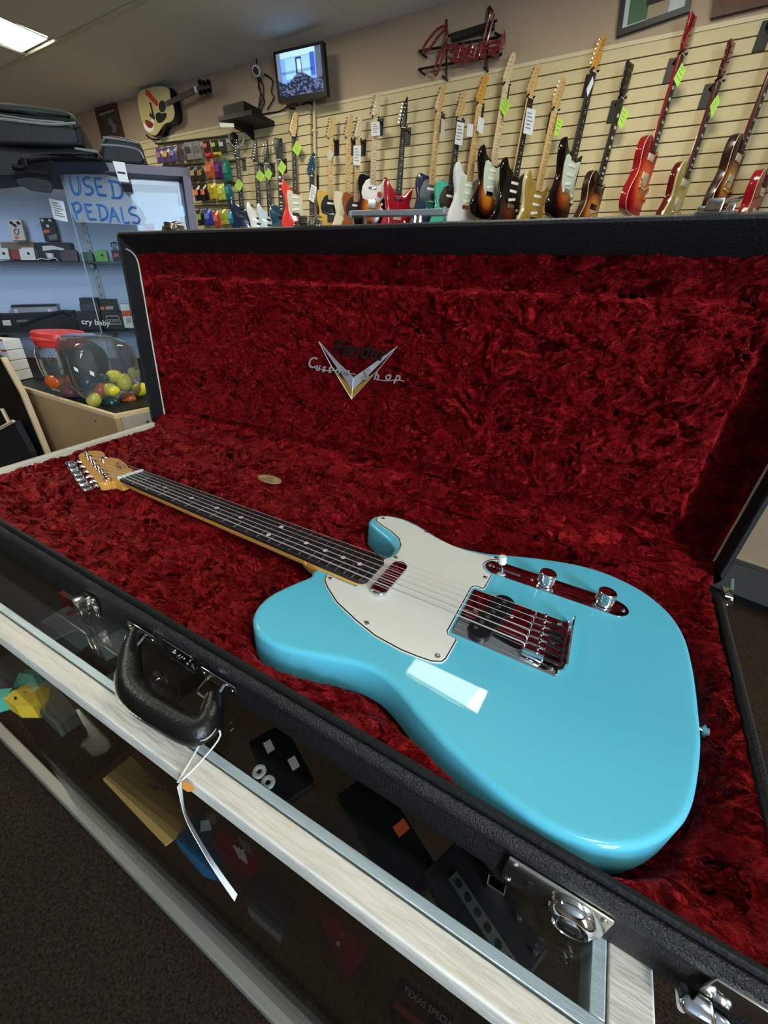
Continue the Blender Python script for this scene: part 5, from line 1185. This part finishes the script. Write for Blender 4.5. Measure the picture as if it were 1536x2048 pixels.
wall_guitar('dark teal guitar with rounded black headstock, fourth from the left'+H_, (558, 319), 'l', mTeal, m_rose, mBkPg, m_rose, 42, head='l', pups=2, pupm=mBkPg)
wall_guitar('bright red guitar with pearl pickguard'+H_, (587, 272), 's', mF, mMap, mMap, m_rose, 42, pgm=mPearl, head='s')
wall_guitar('teal guitar with matching teal headstock'+H_, (622.5, 352), 't', mTeal, m_rose, mTeal, m_rose, 42, pgm=mBkPg, head='s', pups=2)
wall_guitar('butterscotch guitar with black pickguard'+H_, (662, 280), 't', mBut, mMap, mMap, mMap, 40, pgm=mBkPg, head='f', pups=2)
wall_guitar('cream guitar beside the butterscotch one'+H_, (697, 279), 't', mCrm, mMap, mMap, mMap, 40, pgm=mCrP, head='f', pups=2)
wall_guitar('brown guitar with dark pickguard half behind the white tag'+H_, (716, 280), 't', mNat, mMapW, mMapW, mMap, 40, pgm=mBrnPg, head='f', pups=2)
tg_ = wall_guitar('sunburst guitar with large white pickguard and round orange sticker'+H_, (751, 237), 't', SUN, mMapW, mMapW, mMapW, 40, pgm=m_white, head='f', pups=2, pupm=m_chrome)
MB().lathe([(24, 0), (24, 1)], (70, 6, -540), axis=(0, -1, 0), seg=20).build('round_sticker', mat('orange_sticker', (226, 84, 52), .5), tg_, local=True)
wall_guitar('crimson double cutaway guitar with black headstock'+H_, (807, 255.5), 's', mRed, mBkPg, mBkPg, mBkFb, 42, head='p', pups=1, pupm=mBkPg)
wall_guitar('navy sparkle guitar with grey sparkle pickguard and maple neck'+H_, (877.5, 227.6), 't', mNavy, mMap, mMap, mMap, 50, pgm=mGryPg, head='s', pups=2)
wall_guitar('seafoam green guitar with brown pickguard'+H_, (919, 240), 't', mSea, m_rose, mMap, m_rose, 54, pgm=mBrnPg, head='f', pups=2)
wall_guitar('glossy white guitar with gold tuners and maple neck'+H_, (960, 211), 's', mWht, mMap, m_maple, mMap, 58, pgm=mMint, head='s')
wall_guitar('sunburst guitar with mint pickguard and pale maple neck'+H_, (1013, 172), 's', SUN, mMapW, mMapW, mMapW, 62, pgm=mMint, head='s')
wall_guitar('dark sunburst guitar with black pickguard and white pickups'+H_, (1061, 196), 's', DSUN, mMap, mMap, m_rose, 62, pgm=mBkPg, head='s')
wall_guitar('gold guitar with cream sides and maple neck'+H_, (1111, 222), 's', mGold, mMap, mMap, mMap, 62, pgm=mGold, head='s', side=mCrm)
wall_guitar('sunburst guitar with mint pickguard and rosewood neck'+H_, (1189, 144), 's', SUN2, m_rose, m_maple, m_rose, 65, pgm=mMint, head='s')
wall_guitar('small flame brown single cutaway guitar with black headstock'+H_, (1245, 197), 'l', FLM, mBkPg, mBkPg, mBkFb, 70, head='l', pups=2, pupm=mBkPg, side=mBrnPg)
wall_guitar('cherry burst single cutaway guitar with red neck'+H_, (1366, 110), 'l', CHER, mChB, mChB, m_rose, 70, head='l', pups=2, pupm=mCrP, side=mChB)
wall_guitar('gold topped single cutaway guitar with cream pickups'+H_, (1441, 163), 'l', mGT, mDR, mDR, m_rose, 70, head='l', pups=2, pupm=mCrP, side=mDR)
wall_guitar('tobacco burst single cutaway guitar near the right edge'+H_, (1566, 92), 'l', TOB, mDR, mDR, m_rose, 70, head='l', pups=2, pupm=mCrP, side=mBrnPg, hang=False)
wall_guitar('cherry red single cutaway guitar cut off by the right edge'+H_, (1618, 168), 'l', gl_('cherry_red', (150, 24, 30)), mDR, mDR, m_rose, 70, head='l', pups=2, pupm=m_chrome, side=mChB, hang=False)
wp_ = wl(1527, 72, 24)
h = thing('wall_hanger', 'empty black hanger plate high on the slatwall at the right edge of the picture', 'hanger', wp_, HANG)
MB().rbox(wp_, (62, 8, 130), 2, 1, rot=Matrix((E1, E2, Vector((0, 0, 1)))).transposed()).build('back_plate', m_black, h); MB().tube([wp_+Vector((0, 0, 30)), wp_-E2*90+Vector((0, 0, 34))], 6, 8).build('arm', m_black, h)
# ---- tags on the guitars
mLime = mat('lime_card', (176, 226, 72), .6); mTagW = mat('white_card', (226, 228, 234), .6); mTagG = mat('dull_white_card', (196, 192, 176), .6)
def wtag(label, px, m, lines=0, off=140): return card('price_tag', label, px, off, m, lines=lines, fn=wl, group='price tags on the wall guitars')
D4 = lambda cx, cy, w, h, s=2: [(cx-w*.15, cy-h), (cx+w, cy-h*.12), (cx+w*.15, cy+h), (cx-w, cy+h*.12)]
for lab, cx, cy, w, h in (('leftmost navy bodied guitar', 478, 370, 9, 13), ('white bodied guitar with the pointed headstock', 520, 352, 9, 13), ('pale blue bodied guitar', 537, 348, 8, 13), ('dark teal guitar with the rounded headstock', 564, 335, 9, 15), ('bright red guitar', 594, 297, 10, 16)):
    wtag('lime green tag on the neck of the '+lab, D4(cx, cy, w, h), mLime, 3)
for lab, px in (('sunburst guitar with pale maple neck', [(1012, 193), (1022, 211), (1009, 234), (998, 214)]), ('gold guitar with cream sides', [(1115, 234), (1127, 243), (1116, 272), (1108, 270)]), ('small flame brown guitar', [(1247, 213), (1258, 228), (1242, 258), (1235, 246)]), ('cherry burst guitar', [(1364, 125), (1372, 141), (1355, 175), (1347, 158)]), ('gold topped guitar', [(1436, 188), (1440, 203), (1423, 237), (1420, 212)])):
    wtag('lime green tag hanging by the neck of the '+lab, px, mLime, 3)
for lab, px in (('sunburst guitar with the orange sticker', [(742, 244), (759, 243), (760, 271), (743, 272)]), ('brown guitar', [(707, 291), (722, 291), (721, 331), (707, 330)]), ('seafoam green guitar', [(914, 243), (929, 246), (924, 291), (909, 288)]), ('dark sunburst guitar', [(1054, 215), (1072, 220), (1064, 271), (1046, 266)]), ('teal guitar with matching headstock', [(623, 368), (634, 375), (627, 406), (617, 398)])):
    wtag('long white printed tag on '+lab, px, mTagW, 5)
for lab, px, m in (('small white tag on a string left of the glossy white guitar', [(935, 247), (947, 249), (945, 274), (933, 273)], mTagW), ('white folded tag on the neck of the glossy white guitar', [(957, 232), (969, 238), (965, 268), (953, 261)], mTagW), ('white diamond tag on the neck of the sunburst guitar right of the gold one', [(1186, 152), (1187, 166), (1175, 194), (1173, 178)], mTagW), ('pale diamond tag on the neck of the butterscotch guitar', [(659, 296), (667, 308), (661, 325), (653, 311)], mTagG), ('pale translucent tag beside the navy sparkle guitar', [(883, 236), (890, 240), (888, 283), (880, 280)], mTagG)):
    wtag(lab, px, m)
# ---- hanging string packs and accessories, left part of the slatwall
def pack(label, px, m, off=90, m2=None, win=None):
    q = [wl(u, v, off) for u, v in px]; c = sum(q, Vector((0, 0, 0)))/4
    t = thing('string_pack', label, 'packet', c, 'hanging packs on the slatwall')
    n = -E2; vs = []
    N = 6
    top = [q[0].lerp(q[1], i/N) for i in range(N+1)]; bot = [q[3].lerp(q[2], i/N) for i in range(N+1)]
    mb = MB()
    mb.grid(lambda a, b: (q[0].lerp(q[1], a)).lerp(q[3].lerp(q[2], a), b)+n*(26*math.sin(math.pi*a)*math.sin(math.pi*min(1, max(0, b)))**.6), 7, 7)
    mb.grid(lambda a, b: (q[0].lerp(q[1], a)).lerp(q[3].lerp(q[2], a), b)-n*6, 7, 7)
    mb.build('pouch', m, t, smooth=60)
    L = lambda a, b, s: a.lerp(b, s)
    w = [L(L(q[0], q[1], .2), L(q[3], q[2], .2), .3), L(L(q[0], q[1], .8), L(q[3], q[2], .8), .3), L(L(q[0], q[1], .8), L(q[3], q[2], .8), .66), L(L(q[0], q[1], .2), L(q[3], q[2], .2), .66)]
    MB().prism([p_+n*25 for p_ in w], n*2.5).build('label', m2 or mat('pale_print', (200, 196, 180), .5), t, smooth=0)
    MB().box(L(q[0], q[1], .5)+Vector((0, 0, 8)), (10, 6, 20)).build('hang_tab', m_black, t, smooth=0)
    return t
def P(name, c): return mat(name, c, .25)
Z4 = lambda x, y: (280+x/5.486, 200+y/5.486)
def z4(*l): return [Z4(*q) for q in l]
pl_, gr_, sv_ = P('violet_pack', (96, 74, 128)), P('grey_pack', (90, 86, 92)), P('silver_pack', (150, 146, 142))
for lab, px, m, m2 in (
 ('violet pack at the left end of the top row of hanging packs', z4((170, 530), (240, 530), (268, 690), (196, 700)), pl_, P('pink_print', (176, 116, 160))),
 ('violet pack with yellow oval, second in the top row', z4((245, 520), (318, 515), (340, 680), (272, 690)), pl_, P('yellow_print', (214, 180, 74))),
 ('blue violet pack, third in the top row', z4((322, 510), (390, 505), (418, 660), (346, 680)), P('blue_violet_pack', (84, 84, 140)), P('lilac_print', (150, 140, 186))),
 ('clear grey pack, fourth in the top row', z4((400, 485), (475, 475), (520, 655), (440, 670)), gr_, P('brown_print2', (88, 64, 58))),
 ('silver pack, fifth in the top row', z4((480, 465), (560, 458), (600, 650), (525, 660)), sv_, P('dark_print', (70, 64, 64))),
 ('silver pack, sixth in the top row', z4((565, 455), (645, 448), (690, 640), (605, 650)), sv_, P('grey_print3', (110, 106, 110))),
 ('pack with pink print near the right end of the top row', z4((690, 455), (760, 445), (775, 570), (700, 575)), P('dark_red_pack', (92, 40, 44)), P('pink_print2', (206, 92, 110))),
 ('pack with green print at the right end of the top row', z4((780, 445), (850, 435), (868, 560), (785, 565)), P('dark_green_pack', (50, 66, 40)), P('green_print', (140, 180, 84))),
 ('grey pack ending the top row under the black shelf', z4((870, 435), (935, 425), (955, 555), (875, 560)), P('slate_pack', (74, 74, 74)), P('pale_print2', (176, 176, 170))),
 ('red pack between the first and second rows', z4((715, 580), (800, 570), (806, 640), (722, 650)), P('bright_red_pack', (176, 44, 44)), P('red_print2', (206, 70, 60))),
 ('yellow pack tip between the first and second rows', z4((805, 575), (885, 570), (890, 610), (812, 615)), P('acid_yellow_pack', (206, 206, 50)), P('yellow_print3', (226, 226, 110))),
 ('smoky pack at the left of the second row', z4((455, 745), (530, 735), (560, 880), (490, 890)), P('smoky_pack', (58, 48, 44)), P('tan_print', (150, 128, 92))),
 ('smoky pack with tan label, second in the second row', z4((540, 740), (610, 730), (645, 880), (570, 890)), P('smoky_pack', (58, 48, 44)), P('tan_print2', (176, 156, 112))),
 ('smoky pack beside the orange one in the second row', z4((620, 735), (690, 725), (725, 880), (650, 890)), P('smoky_pack', (58, 48, 44)), P('tan_print3', (160, 130, 80))),
 ('orange pack in the second row', z4((705, 680), (800, 670), (825, 840), (745, 855)), P('orange_pack', (206, 96, 48)), P('orange_print2', (226, 130, 84))),
 ('purple pack in the second row', z4((800, 680), (885, 665), (918, 860), (825, 850)), P('purple_pack', (98, 30, 104)), P('purple_print', (120, 60, 130))),
 ('green teal pack at the right end of the second row', z4((890, 655), (970, 648), (1012, 880), (925, 890)), P('teal_green_pack', (24, 120, 100)), P('teal_print', (50, 146, 126))),
 ('black pack with orange flash, left of the third row', z4((580, 950), (650, 935), (685, 1100), (610, 1110)), P('black_pack', (26, 26, 32)), P('orange_flash', (226, 130, 70))),
 ('black pack with orange flash, second in the third row', z4((658, 940), (725, 925), (760, 1095), (690, 1105)), P('black_pack', (26, 26, 32)), P('orange_flash2', (220, 120, 66))),
 ('yellow pack in the third row', z4((735, 920), (825, 910), (855, 1080), (775, 1090)), P('golden_pack', (206, 178, 48)), P('gold_print', (180, 150, 30))),
 ('lime pack in the third row', z4((835, 920), (920, 915), (945, 1090), (865, 1100)), P('lime_pack', (190, 206, 72)), P('lime_print', (206, 216, 100))),
 ('teal pack at the right end of the third row', z4((920, 930), (990, 920), (1030, 1090), (950, 1095)), P('teal_pack', (30, 110, 120)), P('teal_print2', (66, 140, 150))),
 ('black and green pack at the left of the bottom row', z4((610, 1210), (690, 1200), (715, 1370), (640, 1380)), P('black_green_pack', (34, 38, 34)), P('green_print2', (140, 170, 90))),
 ('blue pack in the bottom row', z4((700, 1205), (780, 1195), (805, 1360), (720, 1370)), P('royal_blue_pack', (50, 66, 176)), P('blue_print', (110, 120, 206))),
 ('salmon red pack in the bottom row', z4((790, 1225), (860, 1215), (900, 1385), (830, 1395)), P('salmon_pack', (186, 70, 62)), P('salmon_print', (206, 120, 100))),
 ('olive yellow pack in the bottom row', z4((870, 1200), (940, 1195), (975, 1360), (895, 1370)), P('olive_pack', (176, 180, 60)), P('olive_print', (150, 160, 60))),
 ('sky blue pack at the right end of the bottom row', z4((960, 1210), (1030, 1205), (1045, 1350), (975, 1360)), P('sky_pack', (50, 150, 196)), P('sky_print', (110, 186, 216)))):
    pack(label=lab, px=px, m=m, m2=m2)
for i, (v0, v1) in enumerate(((288, 270), (332, 322), (370, 366), (412, 410))):
    a, b = wl(310+14*i, v0, 60), wl(468, v1, 60)
    t = thing('display_rail', ['dark hook rail above the top row of hanging packs', 'dark hook rail above the second row of hanging packs', 'dark hook rail above the third row of hanging packs', 'dark hook rail above the bottom row of hanging packs'][i], 'rail', (a+b)/2)
    MB().prism([a, b, b+Vector((0, 0, 9)), a+Vector((0, 0, 9))], E2*30).build('rail', mat('dark_rail', (52, 32, 28), .6), t, smooth=0)
# ---- acoustic guitar with painted top
mAco = mat('painted_cream_top', (206, 190, 136), .35, noise=.05, nscale=10); mAcS = mat('black_side', (20, 18, 18), .25)
ac = thing('acoustic_guitar', 'acoustic guitar with painted cream top hanging sideways high on the back wall', 'acoustic guitar', wl(330, 215, 60))
Z5 = lambda x, y: (180+x/5.908, 130+y/5.908)
def wpoly(px, off): return [wl(*Z5(*q), off) for q in px]
ao = [(640, 285), (760, 255), (880, 255), (930, 290), (945, 370), (955, 420), (980, 480), (995, 560), (985, 630), (950, 670), (890, 690), (850, 730), (810, 790), (770, 830), (710, 815), (660, 770), (625, 700), (595, 600), (570, 480), (565, 370), (590, 310)]
ad = [(940, 275), (1010, 330), (1040, 440), (1065, 540), (1068, 640), (1040, 690), (960, 710), (920, 760), (900, 830), (860, 850), (790, 840), (720, 825), (700, 760), (900, 500)]
MB().prism(crom([tuple(q) for q in wpoly(ad, 40)], 3), E2*26).build('body_side', mAcS, ac, smooth=30)
top = MB().prism(crom([tuple(q) for q in wpoly(ao, 130)], 3), E2*8).build('body_top', mAco, ac, smooth=30)
MB().prism(crom([tuple(q) for q in wpoly(ao, 122)], 3), E2*86).build('side', mAcS, ac, smooth=30)
def wpat(px, m, name, off=131, cr=True): MB().prism(crom([tuple(q) for q in wpoly(px, off)], 3) if cr else wpoly(px, off), E2*3).build(name, m, top, smooth=0)
mPR = mat('painted_red', (190, 58, 40), .4)
wpat([(655, 290), (700, 310), (745, 370), (800, 430), (795, 490), (740, 440), (690, 380), (660, 350)], mPR, 'painted_shape')
wpat([(650, 650), (700, 660), (745, 690), (735, 740), (690, 740), (660, 700)], mat('painted_brown', (130, 48, 30), .4), 'painted_shape')
wpat([(700, 440), (720, 440), (770, 640), (755, 645), (700, 600), (710, 560), (735, 585)], m_ink, 'painted_line', cr=False)
wpat([(630, 680), (680, 710), (740, 640), (750, 760), (700, 790), (650, 760)], m_white, 'painted_shape', off=130.6)
so = [wl(*Z5(855+44*math.cos(a), 490+72*math.sin(a)), 132) for a in [k*2*math.pi/28 for k in range(28)]]
MB().prism(so, E2*2).build('sound_hole', m_ink, ac, smooth=0)
MB().tube([wl(*Z5(855+48*math.cos(a), 490+77*math.sin(a)), 132) for a in [k*2*math.pi/28 for k in range(28)]], 5, 6, closed=True).build('rosette', mCrm, ac)
wpat([(780, 575), (830, 560), (900, 570), (900, 620), (860, 670), (810, 685), (780, 640)], mBkPg, 'pickguard')
MB().prism(wpoly([(890, 430), (1245, 250), (1262, 320), (905, 490)], 138), E2*14).build('fingerboard', mat('grey_rosewood', (58, 54, 48), .5), ac, smooth=0)
MB().prism(wpoly([(1225, 258), (1245, 250), (1262, 322), (1245, 326)], 141), E2*14).build('nut', m_bone, ac, smooth=0)
MB().prism(wpoly([(1255, 262), (1300, 240), (1420, 215), (1432, 290), (1320, 318), (1268, 318)], 134), E2*14).build('headstock', mBkPg, ac, smooth=0)
tn = MB()
for q in ((1300, 205), (1350, 215), (1400, 205), (1310, 330), (1360, 318), (1410, 305)): tn.ball(wl(*Z5(*q), 134), 26, n=8)
tn.build('tuners', mat('dark_chrome', (60, 60, 64), .2, metal=1), ac, kind='stuff')
MB().tube(crom([tuple(wl(*Z5(*q), 100)) for q in ((670, 830), (700, 860), (750, 880), (815, 882))], 4, False), 10, 6).build('strap', m_black, ac)
# ---- framed pictures
def frame(label, px, off, mfr, wfr, inner, cat='picture'):
    q = [wl(u, v, off) for u, v in px]; c = sum(q, Vector((0, 0, 0)))/4
    t = thing('framed_picture', label, cat, c, 'framed pictures on the back wall')
    ins = []
    for i in range(4):
        a, b, p = q[i-1], q[(i+1) % 4], q[i]; ins.append(p+(a-p).normalized()*wfr+(b-p).normalized()*wfr)
    for i in range(4): MB().prism([q[i], q[(i+1) % 4], ins[(i+1) % 4], ins[i]], E2*(off-2)).build('frame_rail', mfr, t, smooth=0)
    for name, m, pts, o2 in inner:
        L = lambda s, t_: (ins[0].lerp(ins[1], s)).lerp(ins[3].lerp(ins[2], s), t_)
        MB().prism([L(*p)-E2*(o2-off) for p in pts], E2*3).build(name, m, t, smooth=0)
    return t
full = [(0, 0), (1, 0), (1, 1), (0, 1)]
mMat = mat('mat_board', (196, 202, 204), .7)
frame('black framed collage of photographs on the back wall above the guitars', [(1246, -40), (1400, -84), (1379, 22), (1232, 73)], 30, mat('dark_frame', (34, 38, 44), .4), 30, [('mat_board', mMat, full, 12), ('photo', mat('green_photo', (72, 104, 74), .6), [(.08, .1), (.42, .1), (.42, .93), (.08, .93)], 15), ('photo', mat('dark_photo', (38, 34, 34), .6), [(.36, .1), (.97, .1), (.97, .64), (.36, .64)], 16), ('photo', mat('tan_photo', (160, 142, 116), .6), [(.4, .62), (.74, .62), (.74, .97), (.4, .97)], 17)])
frame('brown picture cut off by the top right corner', [(1434, -60), (1600, -100), (1580, -2), (1421, 36)], 30, mat('brown_frame', (76, 42, 30), .5), 34, [('canvas', mat('brown_canvas', (98, 62, 40), .6), full, 12), ('print', mat('tan_map', (170, 130, 70), .6), [(.2, .1), (.9, .1), (.8, .85), (.5, .7), (.3, .82)], 15)])
frame('brown framed dark picture on the wall left of the acoustic guitar', [(188, 217), (229, 205), (246, 272), (206, 290)], 30, mat('mahogany_frame', (84, 46, 34), .5), 46, [('print', mat('grey_dark_print', (58, 54, 52), .6), full, 12), ('title_band', mat('pale_band', (150, 140, 130), .6), [(.06, .04), (.9, .02), (.9, .1), (.06, .12)], 14), ('figure', mat('grey_figure', (110, 106, 104), .6), [(.5, .3), (.62, .3), (.7, .55), (.85, .6), (.7, .9), (.55, .85), (.6, .6), (.45, .5)], 14)])
# ---- television
tv = thing('television', 'black flat television showing the shop interior high on the back wall', 'television', wl(600, 150, 180))
tq = [wl(u, v, 200) for u, v in ((546, 104), (645, 81), (654, 191), (557, 206))]
MB().prism(tq, E2*45).build('housing', m_black, tv, smooth=0)
NX, NY = 60, 44
def scr():
    xs, ys = np.meshgrid(np.linspace(0, 1, NX), np.linspace(0, 1, NY)); c = np.zeros((NY, NX, 3)); nz = fbm(xs*26, ys*26, 5, 2)
    c[:] = (.20, .42, .95); c += ((ys < .12)[..., None])*np.array((.25, .3, .1)); c *= (1.15-.5*ys)[..., None]
    win = (xs > .2) & (xs < .8) & (ys > .14) & (ys < .62); c[win] = (.32, .62, 1.0)
    door = (xs > .44) & (xs < .57) & (ys > .16) & (ys < .74); edge = door & ~((xs > .465) & (xs < .545) & (ys > .2) & (ys < .7)); c[door] = (.5, .75, 1); c[edge] = (.02, .03, .08)
    cur = (xs > .76) & (xs < .86) & (ys > .1) & (ys < .62); c[cur] = (.05, .12, .6); sh = (xs < .1); c[sh] = (.15, .2, .35); rt_ = (xs > .88); c[rt_] = (.1, .12, .2)
    low = ys > .6+.1*np.sin(xs*9); c[low] = np.where((nz[low] > .56)[:, None], (.10, .13, .24), (.015, .02, .05))
    mid = (ys > .44) & (ys < .5) & (xs > .1) & (xs < .8); c[mid] = c[mid]*.55
    return np.concatenate([c*.9, np.ones((NY, NX, 1))], -1).reshape(-1, 4)
L4 = lambda a, b: (tq[0].lerp(tq[1], a)).lerp(tq[3].lerp(tq[2], a), b)
mb = MB(); mb.grid(lambda a, b: L4(.05+.9*a, .06+.84*b)-E2*1.0, NX, NY)
mb.build('screen', vcol_mat('screen_image', .2, .9), tv, smooth=0, colors=scr(), fixn=False)
MB().tube([wl(585, 206, 150), wl(578, 212, 60), wl(590, 205, 40)], 8, 6).tube([wl(600, 195, 150), wl(600, 190, 20)], 22, 8).build('mount', m_black, tv)
# ---- cables, camera, shelf with router
cb_ = thing('cable_bundle', 'black cables hanging on the wall left of the television', 'cable', wl(520, 200, 20))
Zt_ = lambda x, y: (400+x/2.56, y/2.56)
mb = MB()
for L_ in ([(290, 295), (295, 400), (310, 470), (300, 560), (320, 590)], [(300, 390), (325, 450), (315, 520), (290, 570)], [(330, 380), (370, 410), (365, 470), (378, 500), (345, 560)], [(300, 590), (350, 580), (410, 570), (450, 545), (470, 525)], [(440, 525), (460, 550), (490, 555), (500, 530)], [(520, 540), (550, 525), (578, 540), (540, 545)], [(310, 400), (300, 450), (330, 520), (300, 575)]):
    mb.tube(crom([tuple(wl(*Zt_(*q), 22)) for q in L_], 5, False), 7, 5)
mb.build('cables', m_ink, cb_, kind='stuff')
cm_ = thing('wall_camera', 'small white security camera on the cables left of the television', 'camera', wl(512, 150, 60))
MB().lathe([(10, 0), (34, 10), (44, 40), (44, 90), (36, 110), (1, 112)], wl(516, 142, 40), axis=(-E2*.7+E1*.5+Vector((0, 0, -.3))), seg=18).build('housing', m_wht, cm_)
MB().lathe([(30, 0), (30, 3)], wl(516, 142, 40)+(-E2*.7+E1*.5+Vector((0, 0, -.3))).normalized()*112, axis=(-E2*.7+E1*.5+Vector((0, 0, -.3))), seg=16).build('lens', m_black, cm_)
sh = thing('wall_shelf', 'black wall shelf with bracket under the wall cables', 'shelf', wl(480, 245, 150))
def wz(px, off0, off1, m, name, par, th):
    a = [wl(u, v, off0) for u, v in px]; MB().prism([*a, a[1]+E2*(off0-off1), a[0]+E2*(off0-off1)], (0, 0, th)).build(name, m, par, smooth=0)
a, b = wl(437, 243, 330), wl(505, 262, 330)
zsh = a.z; a = Vector((a.x, a.y, zsh)); s0 = (a-W0).dot(E1); s1 = s0+520
MB().prism([WP(s0, 330, zsh), WP(s1, 330, zsh), WP(s1, 20, zsh), WP(s0, 20, zsh)], (0, 0, 36)).build('board', m_black, sh, smooth=0)
MB().prism([WP(s0+180, 300, zsh-10), WP(s0+180, 24, zsh-10), WP(s0+180, 24, zsh-90)], E1*20).build('bracket', m_black, sh, smooth=0)
bx_ = thing('recorder_box', 'flat black recorder box lying on the wall shelf', 'box', WP(s0+220, 200, zsh+36))
MB().prism([WP(s0+60, 300, zsh+36), WP(s0+380, 300, zsh+36), WP(s0+380, 60, zsh+36), WP(s0+60, 60, zsh+36)], (0, 0, 90)).build('housing', m_black, bx_, smooth=0)
MB().prism([WP(s0+60, 301, zsh+44), WP(s0+380, 301, zsh+44), WP(s0+380, 301, zsh+112), WP(s0+60, 301, zsh+112)], -E2*2).build('front', mat('charcoal', (30, 30, 30)), bx_, smooth=0)
t = thing('white_paper', 'white paper edge sticking out under the black wall shelf', 'paper', WP(s0+120, 320, zsh-20)); MB().prism([WP(s0+20, 340, zsh-12), WP(s0+240, 335, zsh-40), WP(s0+240, 330, zsh-70), WP(s0+30, 335, zsh-50)], E2*4).build('sheet', m_white, t, smooth=0)
hpn = thing('headphones', 'black headphones with pale band hanging under the wall shelf', 'headphones', wl(470, 285, 90))
MB().tube(crom([tuple(wl(u, v, 100)) for u, v in ((458, 268), (460, 282), (470, 294), (482, 292), (487, 280), (486, 268))], 4, False), 12, 6).build('band', mat('pale_band2', (190, 190, 186), .4), hpn)
MB().ball(wl(468, 278, 90), 56, (1, .6, 1.1), n=12).build('ear_cup', m_black, hpn)
# ---- neon sign
ne = thing('neon_sign', 'unlit red neon script sign on a black frame above the slatwall', 'sign', wl(935, 90, 60))
m_neon = mat('red_neon_tube', (124, 40, 48), .2, coat=.5)
for L_ in ([(1120, 262), (1530, 190)], [(1120, 355), (1540, 280)], [(1262, 100), (1262, 410)], [(1478, 40), (1470, 365)], [(1270, 185), (1520, 105)]):
    MB().tube([wl(*Zt_(*q), 45) for q in L_], 8, 6).build('frame_bar', m_black, ne)
for L_ in ([(1120, 262), (1160, 296)], [(1118, 355), (1152, 385)], [(1240, 390), (1268, 412)], [(1452, 345), (1475, 366)], [(1480, 35), (1500, 60)], [(1510, 170), (1550, 190)], [(1505, 250), (1545, 280)]):
    MB().tube([wl(*Zt_(*q), 40) for q in L_], 8, 6).build('frame_foot', m_black, ne)
MB().prism([wl(*Zt_(*q), 60) for q in ((1285, 170), (1500, 105), (1500, 140), (1285, 205))], E2*40).build('transformer', m_black, ne, smooth=0)
for L_ in ([(1268, 130), (1215, 150), (1165, 210), (1145, 245), (1150, 262), (1175, 250), (1225, 180), (1262, 150), (1265, 190), (1235, 260), (1205, 340), (1200, 375), (1215, 378), (1240, 300), (1262, 230)],
           [(1265, 250), (1300, 225), (1330, 250), (1300, 290), (1340, 300), (1375, 240), (1400, 225), (1385, 290), (1420, 300), (1450, 230), (1430, 290), (1470, 280)],
           [(1500, 60), (1485, 75), (1450, 220), (1465, 228), (1500, 100), (1505, 70)],
           [(1265, 290), (1310, 318), (1360, 312), (1410, 290), (1370, 270), (1320, 270)],
           [(1470, 230), (1510, 215), (1540, 235), (1510, 262), (1480, 270), (1520, 285), (1545, 240)],
           [(1540, 260), (1545, 200), (1555, 160), (1560, 200), (1552, 250)],
           [(1290, 240), (1350, 250), (1410, 255), (1470, 250), (1530, 240)], [(1280, 265), (1330, 280), (1390, 262), (1450, 265)],
           [(1400, 300), (1415, 250), (1440, 215), (1436, 260), (1460, 300)], [(1320, 300), (1335, 245), (1352, 225), (1350, 270), (1375, 300)]):
    MB().tube(crom([tuple(wl(*Zt_(*q), 78)) for q in L_], 4, False), 8, 6).build('neon_tube', m_neon, ne)
